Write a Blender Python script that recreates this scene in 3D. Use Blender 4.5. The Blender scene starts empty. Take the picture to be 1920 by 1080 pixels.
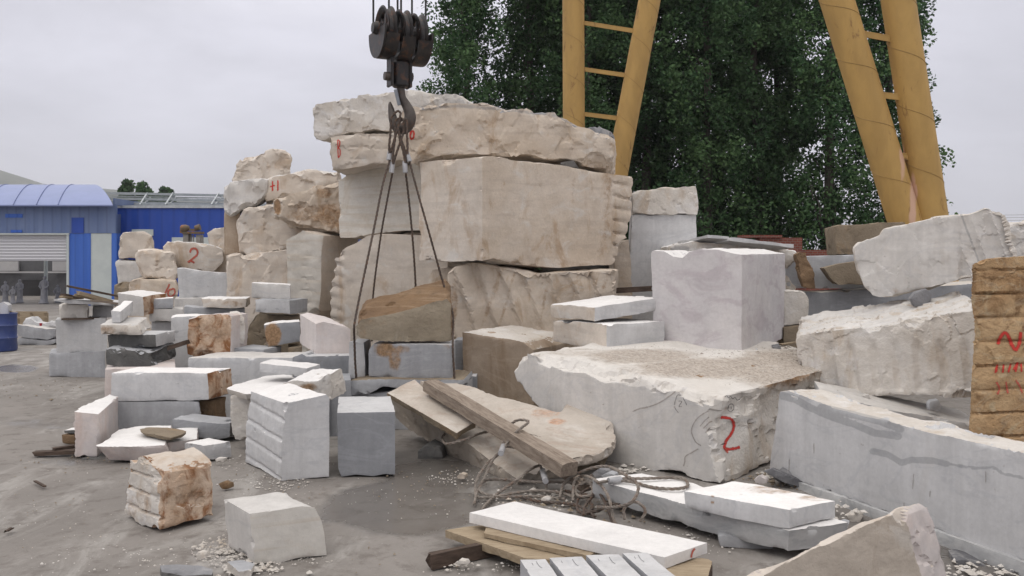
import bpy, bmesh, math, random
import numpy as np
from mathutils import Vector, Matrix
from mathutils.geometry import delaunay_2d_cdt
from mathutils.bvhtree import BVHTree

random.seed(7)
RNG = np.random.default_rng(11)
SC = bpy.context.scene
COL = SC.collection
F, CX, CY, H = 1700.0, 960.0, 485.0, 1.7      # focal length in photo pixels, horizon line, eye height


def P(px, py, Y):
    """a point seen at photo pixel (px, py) at the distance Y"""
    return np.array([(px - CX) / F * Y, Y, H - (py - CY) / F * Y])


def PG(px, py, z=0.0):
    """the point of the level z seen at photo pixel (px, py)"""
    return P(px, py, (H - z) * F / (py - CY))


# ------------------------------------------------------------------ noise
def _h(i, j, k, s):
    n = (i * 73856093) ^ (j * 19349663) ^ (k * 83492791) ^ (s * 2654435)
    n = (n ^ (n >> 13)) * 1274126177 & 0x7fffffff
    n = (n ^ (n >> 16)) * 668265263 & 0x7fffffff
    return ((n >> 8) & 0xffff) / 32767.5 - 1.0


def vnoise(p, s=0):
    f = np.floor(p)
    i = f.astype(np.int64)
    t = p - f
    t = t * t * t * (t * (t * 6 - 15) + 10)
    out = 0
    for a in (0, 1):
        wa = t[:, 0] if a else 1 - t[:, 0]
        for b in (0, 1):
            wb = t[:, 1] if b else 1 - t[:, 1]
            for c in (0, 1):
                wc = t[:, 2] if c else 1 - t[:, 2]
                out = out + wa * wb * wc * _h(i[:, 0] + a, i[:, 1] + b, i[:, 2] + c, s)
    return out


def fbm(p, s=0, o=4, g=.5):
    v, a, q, tot = 0, 1.0, np.array(p, float), 0
    for k in range(o):
        v = v + a * vnoise(q, s + k * 17)
        tot += a
        a *= g
        q = q * 2.03 + 5.3
    return v / tot


# ------------------------------------------------------------------ object helpers
def tag(o, label=None, cat=None, group=None, kind=None):
    if label: o['label'] = label
    if cat: o['category'] = cat
    if group: o['group'] = group
    if kind: o['kind'] = kind
    return o


def link(name, me, parent=None, loc=None):
    o = bpy.data.objects.new(name, me)
    COL.objects.link(o)
    if loc is not None: o.location = loc
    if parent is not None: o.parent = parent
    return o


def empty(name, loc, label=None, cat=None, group=None):
    o = bpy.data.objects.new(name, None)
    COL.objects.link(o)
    o.location = loc
    o.empty_display_size = .1
    return tag(o, label, cat, group)


def mesh_from(name, V, Fc, mats, midx=None, smooth=True, sharp=None):
    me = bpy.data.meshes.new(name)
    me.from_pydata([tuple(v) for v in V], [], [tuple(int(i) for i in f) for f in Fc])
    for m in mats: me.materials.append(m)
    n = len(me.polygons)
    if midx is not None:
        me.polygons.foreach_set('material_index', np.asarray(midx, np.int32))
    me.polygons.foreach_set('use_smooth', np.full(n, smooth, bool))
    me.update()
    if sharp is not None and smooth:
        me.set_sharp_from_angle(angle=math.radians(sharp))
    return me


class MB:
    """collects simple shapes; build() links them as one mesh object"""
    def __init__(s):
        s.v, s.f, s.m, s.mi = [], [], [], 0

    def add(s, V, Fc):
        b = len(s.v)
        s.v += [tuple(map(float, q)) for q in V]
        s.f += [tuple(int(i) + b for i in f) for f in Fc]
        s.m += [s.mi] * len(Fc)

    def hexa(s, c8):
        s.add(c8, [(0, 3, 2, 1), (4, 5, 6, 7), (0, 1, 5, 4), (1, 2, 6, 5), (2, 3, 7, 6), (3, 0, 4, 7)])

    def box(s, c, d, rz=0.0):
        hx, hy, hz = d[0] / 2, d[1] / 2, d[2] / 2
        cs, sn = math.cos(rz), math.sin(rz)
        out = []
        for z in (-hz, hz):
            for x, y in ((-hx, -hy), (hx, -hy), (hx, hy), (-hx, hy)):
                out.append((c[0] + x * cs - y * sn, c[1] + x * sn + y * cs, c[2] + z))
        s.hexa(out)

    def bar(s, a, b, w, h, up=(0, 0, 1)):
        """rectangular bar from a to b, width w across, height h along up"""
        a, b = Vector(a), Vector(b)
        d = (b - a).normalized()
        x = d.cross(Vector(up)).normalized() * w / 2
        u = x.cross(d).normalized() * h / 2
        s.hexa([a - x - u, a + x - u, b + x - u, b - x - u, a - x + u, a + x + u, b + x + u, b - x + u])

    def tube(s, pts, r, n=8, caps=True):
        pts = [Vector(p) for p in pts]
        rr = r if hasattr(r, '__len__') else [r] * len(pts)
        t = (pts[1] - pts[0]).normalized()
        u = t.orthogonal().normalized()
        V, Fc = [], []
        for i, p in enumerate(pts):
            a = pts[max(i - 1, 0)]
            b = pts[min(i + 1, len(pts) - 1)]
            t2 = (b - a)
            t2 = t2.normalized() if t2.length > 1e-9 else t
            u = (u - t2 * u.dot(t2))
            u = u.normalized() if u.length > 1e-6 else t2.orthogonal().normalized()
            w = t2.cross(u)
            for k in range(n):
                an = 2 * math.pi * k / n
                V.append(p + (u * math.cos(an) + w * math.sin(an)) * rr[i])
            t = t2
        for i in range(len(pts) - 1):
            for k in range(n):
                k2 = (k + 1) % n
                Fc.append((i * n + k, i * n + k2, (i + 1) * n + k2, (i + 1) * n + k))
        if caps:
            Fc.append(tuple(range(n - 1, -1, -1)))
            Fc.append(tuple((len(pts) - 1) * n + k for k in range(n)))
        s.add(V, Fc)

    def revolve(s, prof, axis_o, axis_d, n=32, closed=False, a0=0.0, a1=2 * math.pi):
        """prof: list of (along, radius)"""
        d = Vector(axis_d).normalized()
        u = (Vector((0, 0, 1)) - d * d.z)
        u = u.normalized() if u.length > .01 else d.orthogonal().normalized()
        w = d.cross(u)
        full = abs(a1 - a0 - 2 * math.pi) < 1e-6
        m = n if full else n + 1
        V, Fc = [], []
        for (al, r) in prof:
            for k in range(m):
                an = a0 + (a1 - a0) * k / n
                V.append(Vector(axis_o) + d * al + (u * math.cos(an) + w * math.sin(an)) * r)
        L = len(prof)
        for i in range(L if closed else L - 1):
            i2 = (i + 1) % L
            for k in range(n):
                k2 = (k + 1) % m
                Fc.append((i * m + k, i * m + k2, i2 * m + k2, i2 * m + k))
        s.add(V, Fc)

    def build(s, name, mats, parent=None, smooth=False, sharp=35, bevel=0):
        mats = mats if isinstance(mats, (list, tuple)) else [mats]
        V = np.array(s.v)
        o0 = np.zeros(3)
        if parent is not None:
            p, o0 = parent, np.zeros(3)
            while p is not None:
                o0 += np.array(p.location)
                p = p.parent
            loc = None
        else:
            o0 = np.array([(V[:, 0].min() + V[:, 0].max()) / 2, (V[:, 1].min() + V[:, 1].max()) / 2, V[:, 2].min()])
            loc = tuple(o0)
        me = mesh_from(name, V - o0, s.f, mats, s.m, True if (smooth or bevel) else False, sharp if smooth else None)
        o = link(name, me, parent, loc)
        if bevel:
            bm = bmesh.new(); bm.from_mesh(me)
            bmesh.ops.recalc_face_normals(bm, faces=bm.faces)
            bmesh.ops.bevel(bm, geom=bm.edges[:], offset=bevel, segments=2, affect='EDGES', clamp_overlap=True)
            bm.to_mesh(me); bm.free()
            me.set_sharp_from_angle(angle=math.radians(sharp))
        else:
            bm = bmesh.new(); bm.from_mesh(me)
            bmesh.ops.recalc_face_normals(bm, faces=bm.faces)
            bm.to_mesh(me); bm.free()
        return o


def catmull(pts, n=6):
    pts = [np.array(p, float) for p in pts]
    out = []
    for i in range(len(pts) - 1):
        p0, p1, p2, p3 = pts[max(i - 1, 0)], pts[i], pts[i + 1], pts[min(i + 2, len(pts) - 1)]
        for k in range(n):
            t = k / n
            out.append(.5 * (2 * p1 + (p2 - p0) * t + (2 * p0 - 5 * p1 + 4 * p2 - p3) * t * t + (3 * p1 - p0 - 3 * p2 + p3) * t ** 3))
    out.append(pts[-1])
    return out


# ------------------------------------------------------------------ materials
class NT:
    def __init__(s, name):
        s.m = bpy.data.materials.new(name)
        s.m.use_nodes = True
        s.t = s.m.node_tree
        s.t.nodes.clear()
        s.out = s.t.nodes.new('ShaderNodeOutputMaterial')
        s.b = s.t.nodes.new('ShaderNodeBsdfPrincipled')
        s.t.links.new(s.b.outputs[0], s.out.inputs[0])

    def n(s, t, **k):
        x = s.t.nodes.new(t)
        for a, b in k.items(): setattr(x, a, b)
        return x

    def l(s, a, b):
        s.t.links.new(a, b)

    def setin(s, sock, v):
        if hasattr(v, 'links') or isinstance(v, bpy.types.NodeSocket): s.l(v, sock)
        elif isinstance(v, (tuple, list)) and sock.type == 'RGBA': sock.default_value = (*v[:3], 1)
        else: sock.default_value = v

    def math(s, op, a, b=0.0, c=0.0, clamp=False):
        x = s.n('ShaderNodeMath', operation=op, use_clamp=clamp)
        s.setin(x.inputs[0], a); s.setin(x.inputs[1], b); s.setin(x.inputs[2], c)
        return x.outputs[0]

    def mix(s, fac, a, b, blend='MIX'):
        x = s.n('ShaderNodeMix', data_type='RGBA', blend_type=blend)
        s.setin(x.inputs[0], fac); s.setin(x.inputs[6], a); s.setin(x.inputs[7], b)
        return x.outputs[2]

    def noise(s, vec, scale, detail=4, rough=.55, dist=0.0):
        x = s.n('ShaderNodeTexNoise')
        s.l(vec, x.inputs['Vector'])
        x.inputs['Scale'].default_value = scale
        x.inputs['Detail'].default_value = detail
        x.inputs['Roughness'].default_value = rough
        x.inputs['Distortion'].default_value = dist
        return x.outputs[0]

    def ramp(s, v, lo, hi):
        x = s.n('ShaderNodeMapRange', interpolation_type='SMOOTHSTEP')
        s.setin(x.inputs[0], v)
        x.inputs[1].default_value = lo; x.inputs[2].default_value = hi
        return x.outputs[0]

    def scalev(s, vec, sc, rot=(0, 0, 0)):
        x = s.n('ShaderNodeMapping')
        s.l(vec, x.inputs[0])
        x.inputs['Scale'].default_value = sc
        x.inputs['Rotation'].default_value = rot
        return x.outputs[0]

    def coords(s, rand=True):
        tc = s.n('ShaderNodeTexCoord').outputs['Object']
        if not rand: return tc
        r = s.n('ShaderNodeObjectInfo').outputs['Random']
        q = s.math('MULTIPLY', r, 61.0)
        c = s.n('ShaderNodeCombineXYZ')
        s.l(q, c.inputs[0]); s.l(s.math('MULTIPLY', r, 23.0), c.inputs[1]); s.l(s.math('MULTIPLY', r, -37.0), c.inputs[2])
        a = s.n('ShaderNodeVectorMath', operation='ADD')
        s.l(tc, a.inputs[0]); s.l(c.outputs[0], a.inputs[1])
        return a.outputs[0]

    def attr(s, name):
        return s.n('ShaderNodeAttribute', attribute_name=name).outputs['Fac']

    def bump(s, h, strength=.3, dist=.01, normal=None):
        x = s.n('ShaderNodeBump')
        x.inputs['Strength'].default_value = strength
        x.inputs['Distance'].default_value = dist
        s.l(h, x.inputs['Height'])
        if normal is not None: s.l(normal, x.inputs['Normal'])
        return x.outputs[0]

    def done(s, col, rough=.8, spec=.3, normal=None, metal=0.0):
        s.setin(s.b.inputs['Base Color'], col)
        s.setin(s.b.inputs['Roughness'], rough)
        s.b.inputs['Specular IOR Level'].default_value = spec
        s.setin(s.b.inputs['Metallic'], metal)
        if normal is not None: s.l(normal, s.b.inputs['Normal'])
        return s.m


def stone_mat(name, base, base2, stain=None, samt=.5, sthr=.52, vein=None, vamt=.3, band=0.0, bandcol=None, scale=1.0,
              bump=.35, bd=.012, stain2=(.215, .135, .075), streak=.45, pits=.35, rough=.85, patch=None, pamt=.7, saw=0.0, bandz=7):
    t = NT(name)
    co = t.coords()
    big = t.noise(co, 1.6 * scale, 5, .6, .6)
    col = t.mix(t.ramp(big, .35, .65), base, base2)
    if band:
        bn = t.noise(t.scalev(co, (.7, .7, bandz), (.12, .08, 0)), 1.5 * scale, 4, .6, .4)
        col = t.mix(t.math('MULTIPLY', t.ramp(bn, .48, .66), band), col, bandcol or base2)
    if stain:
        st = t.noise(t.scalev(co, (2.2, 2.2, 2.2 * streak)), 1.3 * scale, 6, .66, .8)
        col = t.mix(t.math('MULTIPLY', t.ramp(st, sthr, sthr + .17), samt), col, stain)
    if patch:
        pn = t.noise(t.scalev(co, (1, 1, 1.6)), 2.3 * scale, 7, .68, 1.0)
        col = t.mix(t.math('MULTIPLY', t.ramp(pn, .54, .66), pamt), col, patch)
    if vein:
        vn = t.noise(t.scalev(co, (1, 1, 2.2), (.3, .5, .2)), 1.1 * scale, 5, .55, 1.6)
        d = t.math('ABSOLUTE', t.math('SUBTRACT', vn, .5))
        col = t.mix(t.math('MULTIPLY', t.math('SUBTRACT', 1.0, t.ramp(d, 0.0, .035)), vamt), col, vein)
    fine = t.noise(co, 34, 6, .7)
    if saw:                                   # water runs and saw lines down a cut face
        s1 = t.noise(t.scalev(co, (9, 9, .5)), 1.0, 5, .65, .3)
        s2 = t.noise(t.scalev(co, (.6, .6, 26)), 1.0, 3, .6)
        sv = t.math('ADD', t.math('MULTIPLY', t.ramp(s1, .36, .66), .75), t.math('MULTIPLY', t.ramp(s2, .35, .65), .25))
        col = t.mix(t.math('MULTIPLY', sv, saw), col, tuple(c * .62 for c in base2))
    a = t.math('ADD', t.attr('stain'), t.math('MULTIPLY', t.math('SUBTRACT', t.noise(co, 7, 6, .72, .5), .5), 1.5))
    col = t.mix(t.ramp(a, .28, .95), col, t.mix(t.ramp(fine, .35, .65), stain2, tuple(min(1, c * 1.55 + .02) for c in stain2)))
    w = t.math('ADD', t.attr('dark'), t.math('MULTIPLY', t.math('SUBTRACT', t.noise(co, 9, 4, .6), .5), .5))
    col = t.mix(t.math('MULTIPLY', t.ramp(w, .40, .62), .5), col, (.23, .235, .245))
    med = t.noise(co, 5.5, 6, .7, .3)
    g = t.math('ADD', t.math('MULTIPLY', fine, .30), t.math('MULTIPLY', med, .34))
    g = t.math('ADD', g, .68)
    col = t.mix(1.0, col, t.n('ShaderNodeCombineColor').outputs[0], 'MULTIPLY')
    cc = col.node.inputs[7].links[0].from_node
    for i in range(3): t.l(g, cc.inputs[i])
    if pits:
        pt = t.noise(co, 17, 3, .6)
        col = t.mix(t.math('MULTIPLY', t.ramp(pt, .69, .76), pits), col, (.16, .12, .09))
    r = t.n('ShaderNodeObjectInfo').outputs['Random']
    hsv = t.n('ShaderNodeHueSaturation')
    t.l(col, hsv.inputs['Color'])
    t.l(t.math('MULTIPLY_ADD', r, .12, .94), hsv.inputs['Value'])
    h = t.math('ADD', t.math('MULTIPLY', fine, .5), t.noise(co, 11, 6, .7))
    return t.done(hsv.outputs[0], rough, .25, t.bump(h, bump, bd))


M = {}
W, WC = (.60, .575, .545), (.555, .56, .575)
M['white'] = stone_mat('white_marble', (.585, .565, .54), (.54, .52, .495), (.46, .405, .345), .45, .55, (.42, .42, .43), .3, bump=.2, saw=.3)
M['cool'] = stone_mat('cool_white_marble', (.56, .558, .56), (.515, .513, .515), (.45, .43, .41), .35, .58, (.4, .41, .43), .35, bump=.16, saw=.28)
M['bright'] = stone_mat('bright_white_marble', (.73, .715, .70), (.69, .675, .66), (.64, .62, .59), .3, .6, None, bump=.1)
M['chalk'] = stone_mat('rough_white_marble', (.595, .565, .525), (.53, .49, .44), (.42, .325, .23), .6, .52, None, patch=(.63, .615, .60), bump=.6, bd=.025)
M['grey'] = stone_mat('grey_marble', (.395, .40, .415), (.35, .355, .37), (.33, .32, .31), .4, .56, (.55, .56, .58), .25, bump=.15, saw=.35)
M['bluegrey'] = stone_mat('blue_grey_marble', (.29, .297, .313), (.25, .257, .272), (.2, .2, .2), .4, .56, (.4, .41, .44), .25, bump=.15, saw=.3)
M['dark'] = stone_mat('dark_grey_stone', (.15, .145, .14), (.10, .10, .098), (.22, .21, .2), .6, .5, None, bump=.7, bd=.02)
M['veined'] = stone_mat('grey_streaked_marble', (.47, .47, .465), (.41, .41, .41), (.34, .345, .35), .7, .47, (.3, .31, .32), .5, streak=3.5, bump=.2)
M['cream'] = stone_mat('cream_marble', (.605, .545, .48), (.545, .48, .41), (.40, .29, .195), .6, .52, None, band=.4, bandcol=(.45, .40, .35), patch=(.60, .575, .54), bump=.35)
M['beige'] = stone_mat('beige_limestone', (.575, .50, .42), (.51, .43, .345), (.355, .245, .15), .65, .52, None, band=.5, bandcol=(.44, .375, .31), patch=(.585, .55, .505), bump=.5, bd=.02)
M['tan'] = stone_mat('tan_sawn_stone', (.39, .315, .245), (.335, .265, .20), (.25, .18, .12), .7, .46, (.5, .42, .34), .2, bump=.4, streak=.2)
M['brown'] = stone_mat('brown_crusted_stone', (.225, .15, .09), (.15, .098, .058), (.275, .16, .08), .8, .47, None, bump=.9, bd=.03, streak=.4)
M['olive'] = stone_mat('drab_brown_stone', (.25, .205, .15), (.2, .16, .115), (.30, .2, .11), .6, .52, None, bump=.8, bd=.025)
M['drab'] = stone_mat('drab_grey_brown_stone', (.335, .285, .215), (.27, .225, .165), (.40, .36, .30), .5, .52, None, bump=.8, bd=.02)
M['rusty'] = stone_mat('rusty_stained_stone', (.55, .43, .33), (.43, .29, .19), (.23, .10, .04), .95, .45, None, bump=.7, bd=.025, scale=2.2, streak=.8)
M['orange'] = stone_mat('orange_sandstone', (.52, .36, .205), (.41, .26, .135), (.20, .115, .055), .85, .47, (.50, .40, .28), .35, bump=1.0, bd=.03, patch=(.50, .40, .26), pamt=.75, scale=1.6, streak=.9)
M['pink'] = stone_mat('pinkish_marble', (.59, .525, .495), (.555, .515, .50), (.53, .42, .37), .6, .48, (.5, .47, .48), .25, bump=.14, streak=.5, saw=.25)
M['lilac'] = stone_mat('lilac_white_marble', (.60, .575, .57), (.555, .535, .54), (.455, .41, .43), .75, .46, (.43, .40, .42), .16, bump=.12, streak=2.2, saw=.12, scale=.8)
M['dusty'] = stone_mat('dusty_beige_slab', (.495, .445, .39), (.42, .37, .315), (.60, .565, .52), .6, .52, (.36, .26, .2), .3, bump=.5, bd=.015, stain2=(.34, .17, .09))
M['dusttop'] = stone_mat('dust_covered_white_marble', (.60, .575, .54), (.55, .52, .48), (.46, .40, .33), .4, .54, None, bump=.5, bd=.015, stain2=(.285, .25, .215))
M['taupe'] = stone_mat('taupe_dirty_stone', (.47, .415, .355), (.39, .34, .285), (.27, .215, .165), .6, .52, None, bump=.5, bd=.015, patch=(.57, .54, .50), pamt=.5)
M['bedded'] = stone_mat('bedded_white_marble', (.60, .575, .53), (.55, .52, .47), (.45, .36, .26), .45, .55, None, band=.5, bandcol=(.49, .415, .325), bandz=9, bump=.3)
M['fibre'] = stone_mat('fibrous_brown_crust', (.23, .145, .08), (.17, .105, .06), (.10, .065, .04), .6, .52, None, band=.6, bandcol=(.31, .22, .14), bandz=22, bump=1.0, bd=.03)
M['rubble'] = stone_mat('crushed_rubble', (.345, .305, .265), (.285, .25, .215), (.45, .42, .385), .5, .5, None, bump=.8, bd=.01, scale=3)
M['slate'] = stone_mat('slate_crust', (.25, .25, .26), (.14, .14, .15), (.5, .48, .46), .6, .5, None, bump=.8, bd=.02)


def plain_mat(name, col, col2=None, rough=.6, spec=.4, metal=0.0, rust=None, ramt=.0, rthr=.55, sc=6, bump=.15, bd=.005, stretch=(1, 1, 1)):
    t = NT(name)
    co = t.coords()
    n1 = t.noise(t.scalev(co, stretch), sc, 6, .65, .4)
    c = t.mix(t.ramp(n1, .35, .65), col, col2 or tuple(x * .75 for x in col))
    if rust:
        n2 = t.noise(t.scalev(co, stretch), sc * 1.7, 7, .7, .6)
        c = t.mix(t.math('MULTIPLY', t.ramp(n2, rthr, rthr + .12), ramt), c, rust)
    c = t.mix(t.ramp(t.attr('stain'), .1, .8), c, (.56, .36, .26))
    return t.done(c, rough, spec, t.bump(t.noise(co, 40, 5, .7), bump, bd), metal)


M['yellow'] = plain_mat('yellow_crane_paint', (.45, .285, .095), (.375, .235, .08), .65, .3, 0, (.17, .085, .04), .8, .575, 3, .1, stretch=(1, 1, .35))
M['weld'] = plain_mat('weld_seam_paint', (.33, .205, .068), (.27, .17, .056), .6)
M['blacksteel'] = plain_mat('greasy_black_steel', (.02, .019, .02), (.035, .03, .028), .45, .5, .3, (.10, .045, .025), .8, .52, 7, .4, .01)
M['hooksteel'] = plain_mat('worn_hook_steel', (.10, .085, .075), (.065, .052, .045), .5, .5, .4, (.14, .07, .04), .6, .55, 9, .3)
M['latch'] = plain_mat('grey_latch_steel', (.3, .32, .35), (.2, .22, .25), .45, .5, .4)
M['ferrule'] = plain_mat('aluminium_ferrule', (.45, .45, .46), (.34, .34, .35), .5, .5, .3)
M['ropesteel'] = plain_mat('steel_wire_rope', (.115, .09, .075), (.07, .055, .047), .6, .4, .3, (.17, .09, .05), .7, .5, 25, .9, .01)
M['roperust'] = plain_mat('dusty_wire_rope', (.265, .235, .205), (.175, .15, .13), .75, .3, .1, (.16, .085, .05), .5, .5, 16, .9, .01)
M['cable'] = plain_mat('black_hoist_cable', (.03, .03, .032), None, .6)
M['wood'] = plain_mat('weathered_grey_wood', (.29, .24, .195), (.19, .15, .118), .85, .2, 0, (.10, .07, .05), .6, .55, 7, .5, .01, (1, 5, 5))
M['darkwood'] = plain_mat('dark_wet_wood', (.105, .075, .058), (.06, .043, .034), .8, .2, 0, None, 0, .5, 7, .5, .01, (1, 5, 5))
M['lightwood'] = plain_mat('pale_timber', (.355, .285, .20), (.275, .215, .145), .85, .2, 0, (.17, .11, .07), .5, .56, 6, .4, .01, (1, 5, 5))
M['redpaint'] = None
M['bluebarrel'] = plain_mat('blue_barrel_paint', (.03, .055, .2), (.045, .07, .2), .45, .5, 0, (.3, .3, .38), .6, .6, 5)
M['redplastic'] = plain_mat('red_plastic', (.5, .03, .05), None, .4)
M['machine'] = plain_mat('rusty_machine_paint', (.09, .085, .06), (.14, .1, .06), .6, .4, 0, (.26, .1, .04), .8, .5, 9)
M['concretepost'] = plain_mat('grey_steel_post', (.3, .29, .27), (.22, .2, .18), .7, .3, 0, (.25, .13, .07), .7, .55, 5)
M['truss'] = plain_mat('galvanised_purlins', (.42, .45, .46), (.34, .37, .38), .5, .5, .2)
M['statue'] = plain_mat('shaded_statue_marble', (.36, .36, .38), (.30, .30, .32), .7, .3)  # marble darkened, the shade inside the workshop is in its colour
M['bark'] = plain_mat('poplar_bark', (.085, .076, .064), (.05, .045, .038), .9, .2, 0, None, 0, .5, 8, .6, .02, (3, 3, .6))


def paint_mat(name, col, alpha):
    t = NT(name)
    co = t.coords(False)
    e = t.attr('edge')                   # 0 in the stroke's middle, 1 on its rim
    f = t.math('ADD', e, t.math('MULTIPLY', t.math('SUBTRACT', t.noise(co, 38, 6, .75), .5), 2.0))
    a = t.math('MULTIPLY', t.math('SUBTRACT', 1.0, t.ramp(f, .25, 1.0)), alpha)
    t.l(a, t.b.inputs['Alpha'])
    return t.done(col, .75, .2)


M['redpaint'] = paint_mat('red_spray_paint', (.52, .05, .04), .95)
M['palered'] = paint_mat('faded_red_paint', (.50, .11, .08), .85)
M['ink'] = paint_mat('black_marker', (.08, .08, .085), .7)
M['crack'] = paint_mat('brown_crack_line', (.24, .19, .15), .42)
# ------------------------------------------------------------------ the stone builder
TREES = {}          # finished meshes, for laying painted marks on a stone's real surface


def inv_plane(Y):
    """1/distance as an affine function of the photo pixel, i.e. a plane in space"""
    if isinstance(Y, tuple):                       # ('z', height): a level plane
        z = Y[1]
        return lambda px, py: (py - CY) / (F * (H - z))
    if not isinstance(Y, list):
        return lambda px, py: np.full(np.shape(px), 1.0 / Y)
    if len(Y) == 2:                                # upright plane through two distances
        (xa, ya), (xb, yb) = Y
        b = (1 / yb - 1 / ya) / (xb - xa)
        return lambda px, py: 1 / ya + b * (px - xa)
    A = np.array([[1, p[0], p[1]] for p in Y], float)
    k = np.linalg.solve(A, np.array([1 / p[2] for p in Y]))
    return lambda px, py: k[0] + k[1] * px + k[2] * py


def inside(poly, q):
    x, y = q[:, 0], q[:, 1]
    r = np.zeros(len(q), bool)
    n = len(poly)
    for i in range(n):
        x1, y1 = poly[i]; x2, y2 = poly[(i + 1) % n]
        c = ((y1 > y) != (y2 > y)) & (x < (x2 - x1) * (y - y1) / (y2 - y1 + 1e-12) + x1)
        r ^= c
    return r


def segdist(poly, q):
    d = np.full(len(q), 1e9)
    n = len(poly)
    for i in range(n):
        a, b = poly[i], poly[(i + 1) % n]
        ab = b - a
        t = np.clip(((q - a) @ ab) / (ab @ ab + 1e-12), 0, 1)
        d = np.minimum(d, np.linalg.norm(q - (a + t[:, None] * ab), axis=1))
    return d


def cap(ring, polyc, step, jit):
    """triangles of a cap: ring points first, then interior points"""
    lo, hi = polyc.min(0), polyc.max(0)
    gx = np.arange(lo[0] + step / 2, hi[0], step)
    gy = np.arange(lo[1] + step / 2, hi[1], step * .87)
    X, Y = np.meshgrid(gx, gy)
    X = X + (np.arange(len(gy)) % 2)[:, None] * step / 2
    q = np.stack([X.ravel(), Y.ravel()], 1)
    if len(q):
        q = q + RNG.uniform(-jit, jit, q.shape) * step
        q = q[inside(polyc, q)]
    if len(q):
        q = q[segdist(polyc, q) > step * .55]
    pts = np.vstack([ring, q]) if len(q) else ring
    n = len(ring)
    ed = [(i, (i + 1) % n) for i in range(n)]
    vo, eo, fo, ov, _, _ = delaunay_2d_cdt([Vector(p) for p in pts], ed, [], 1, 1e-7)
    mp = [o[0] if o else 0 for o in ov]
    return pts, [tuple(mp[i] for i in f) for f in fo]


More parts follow.
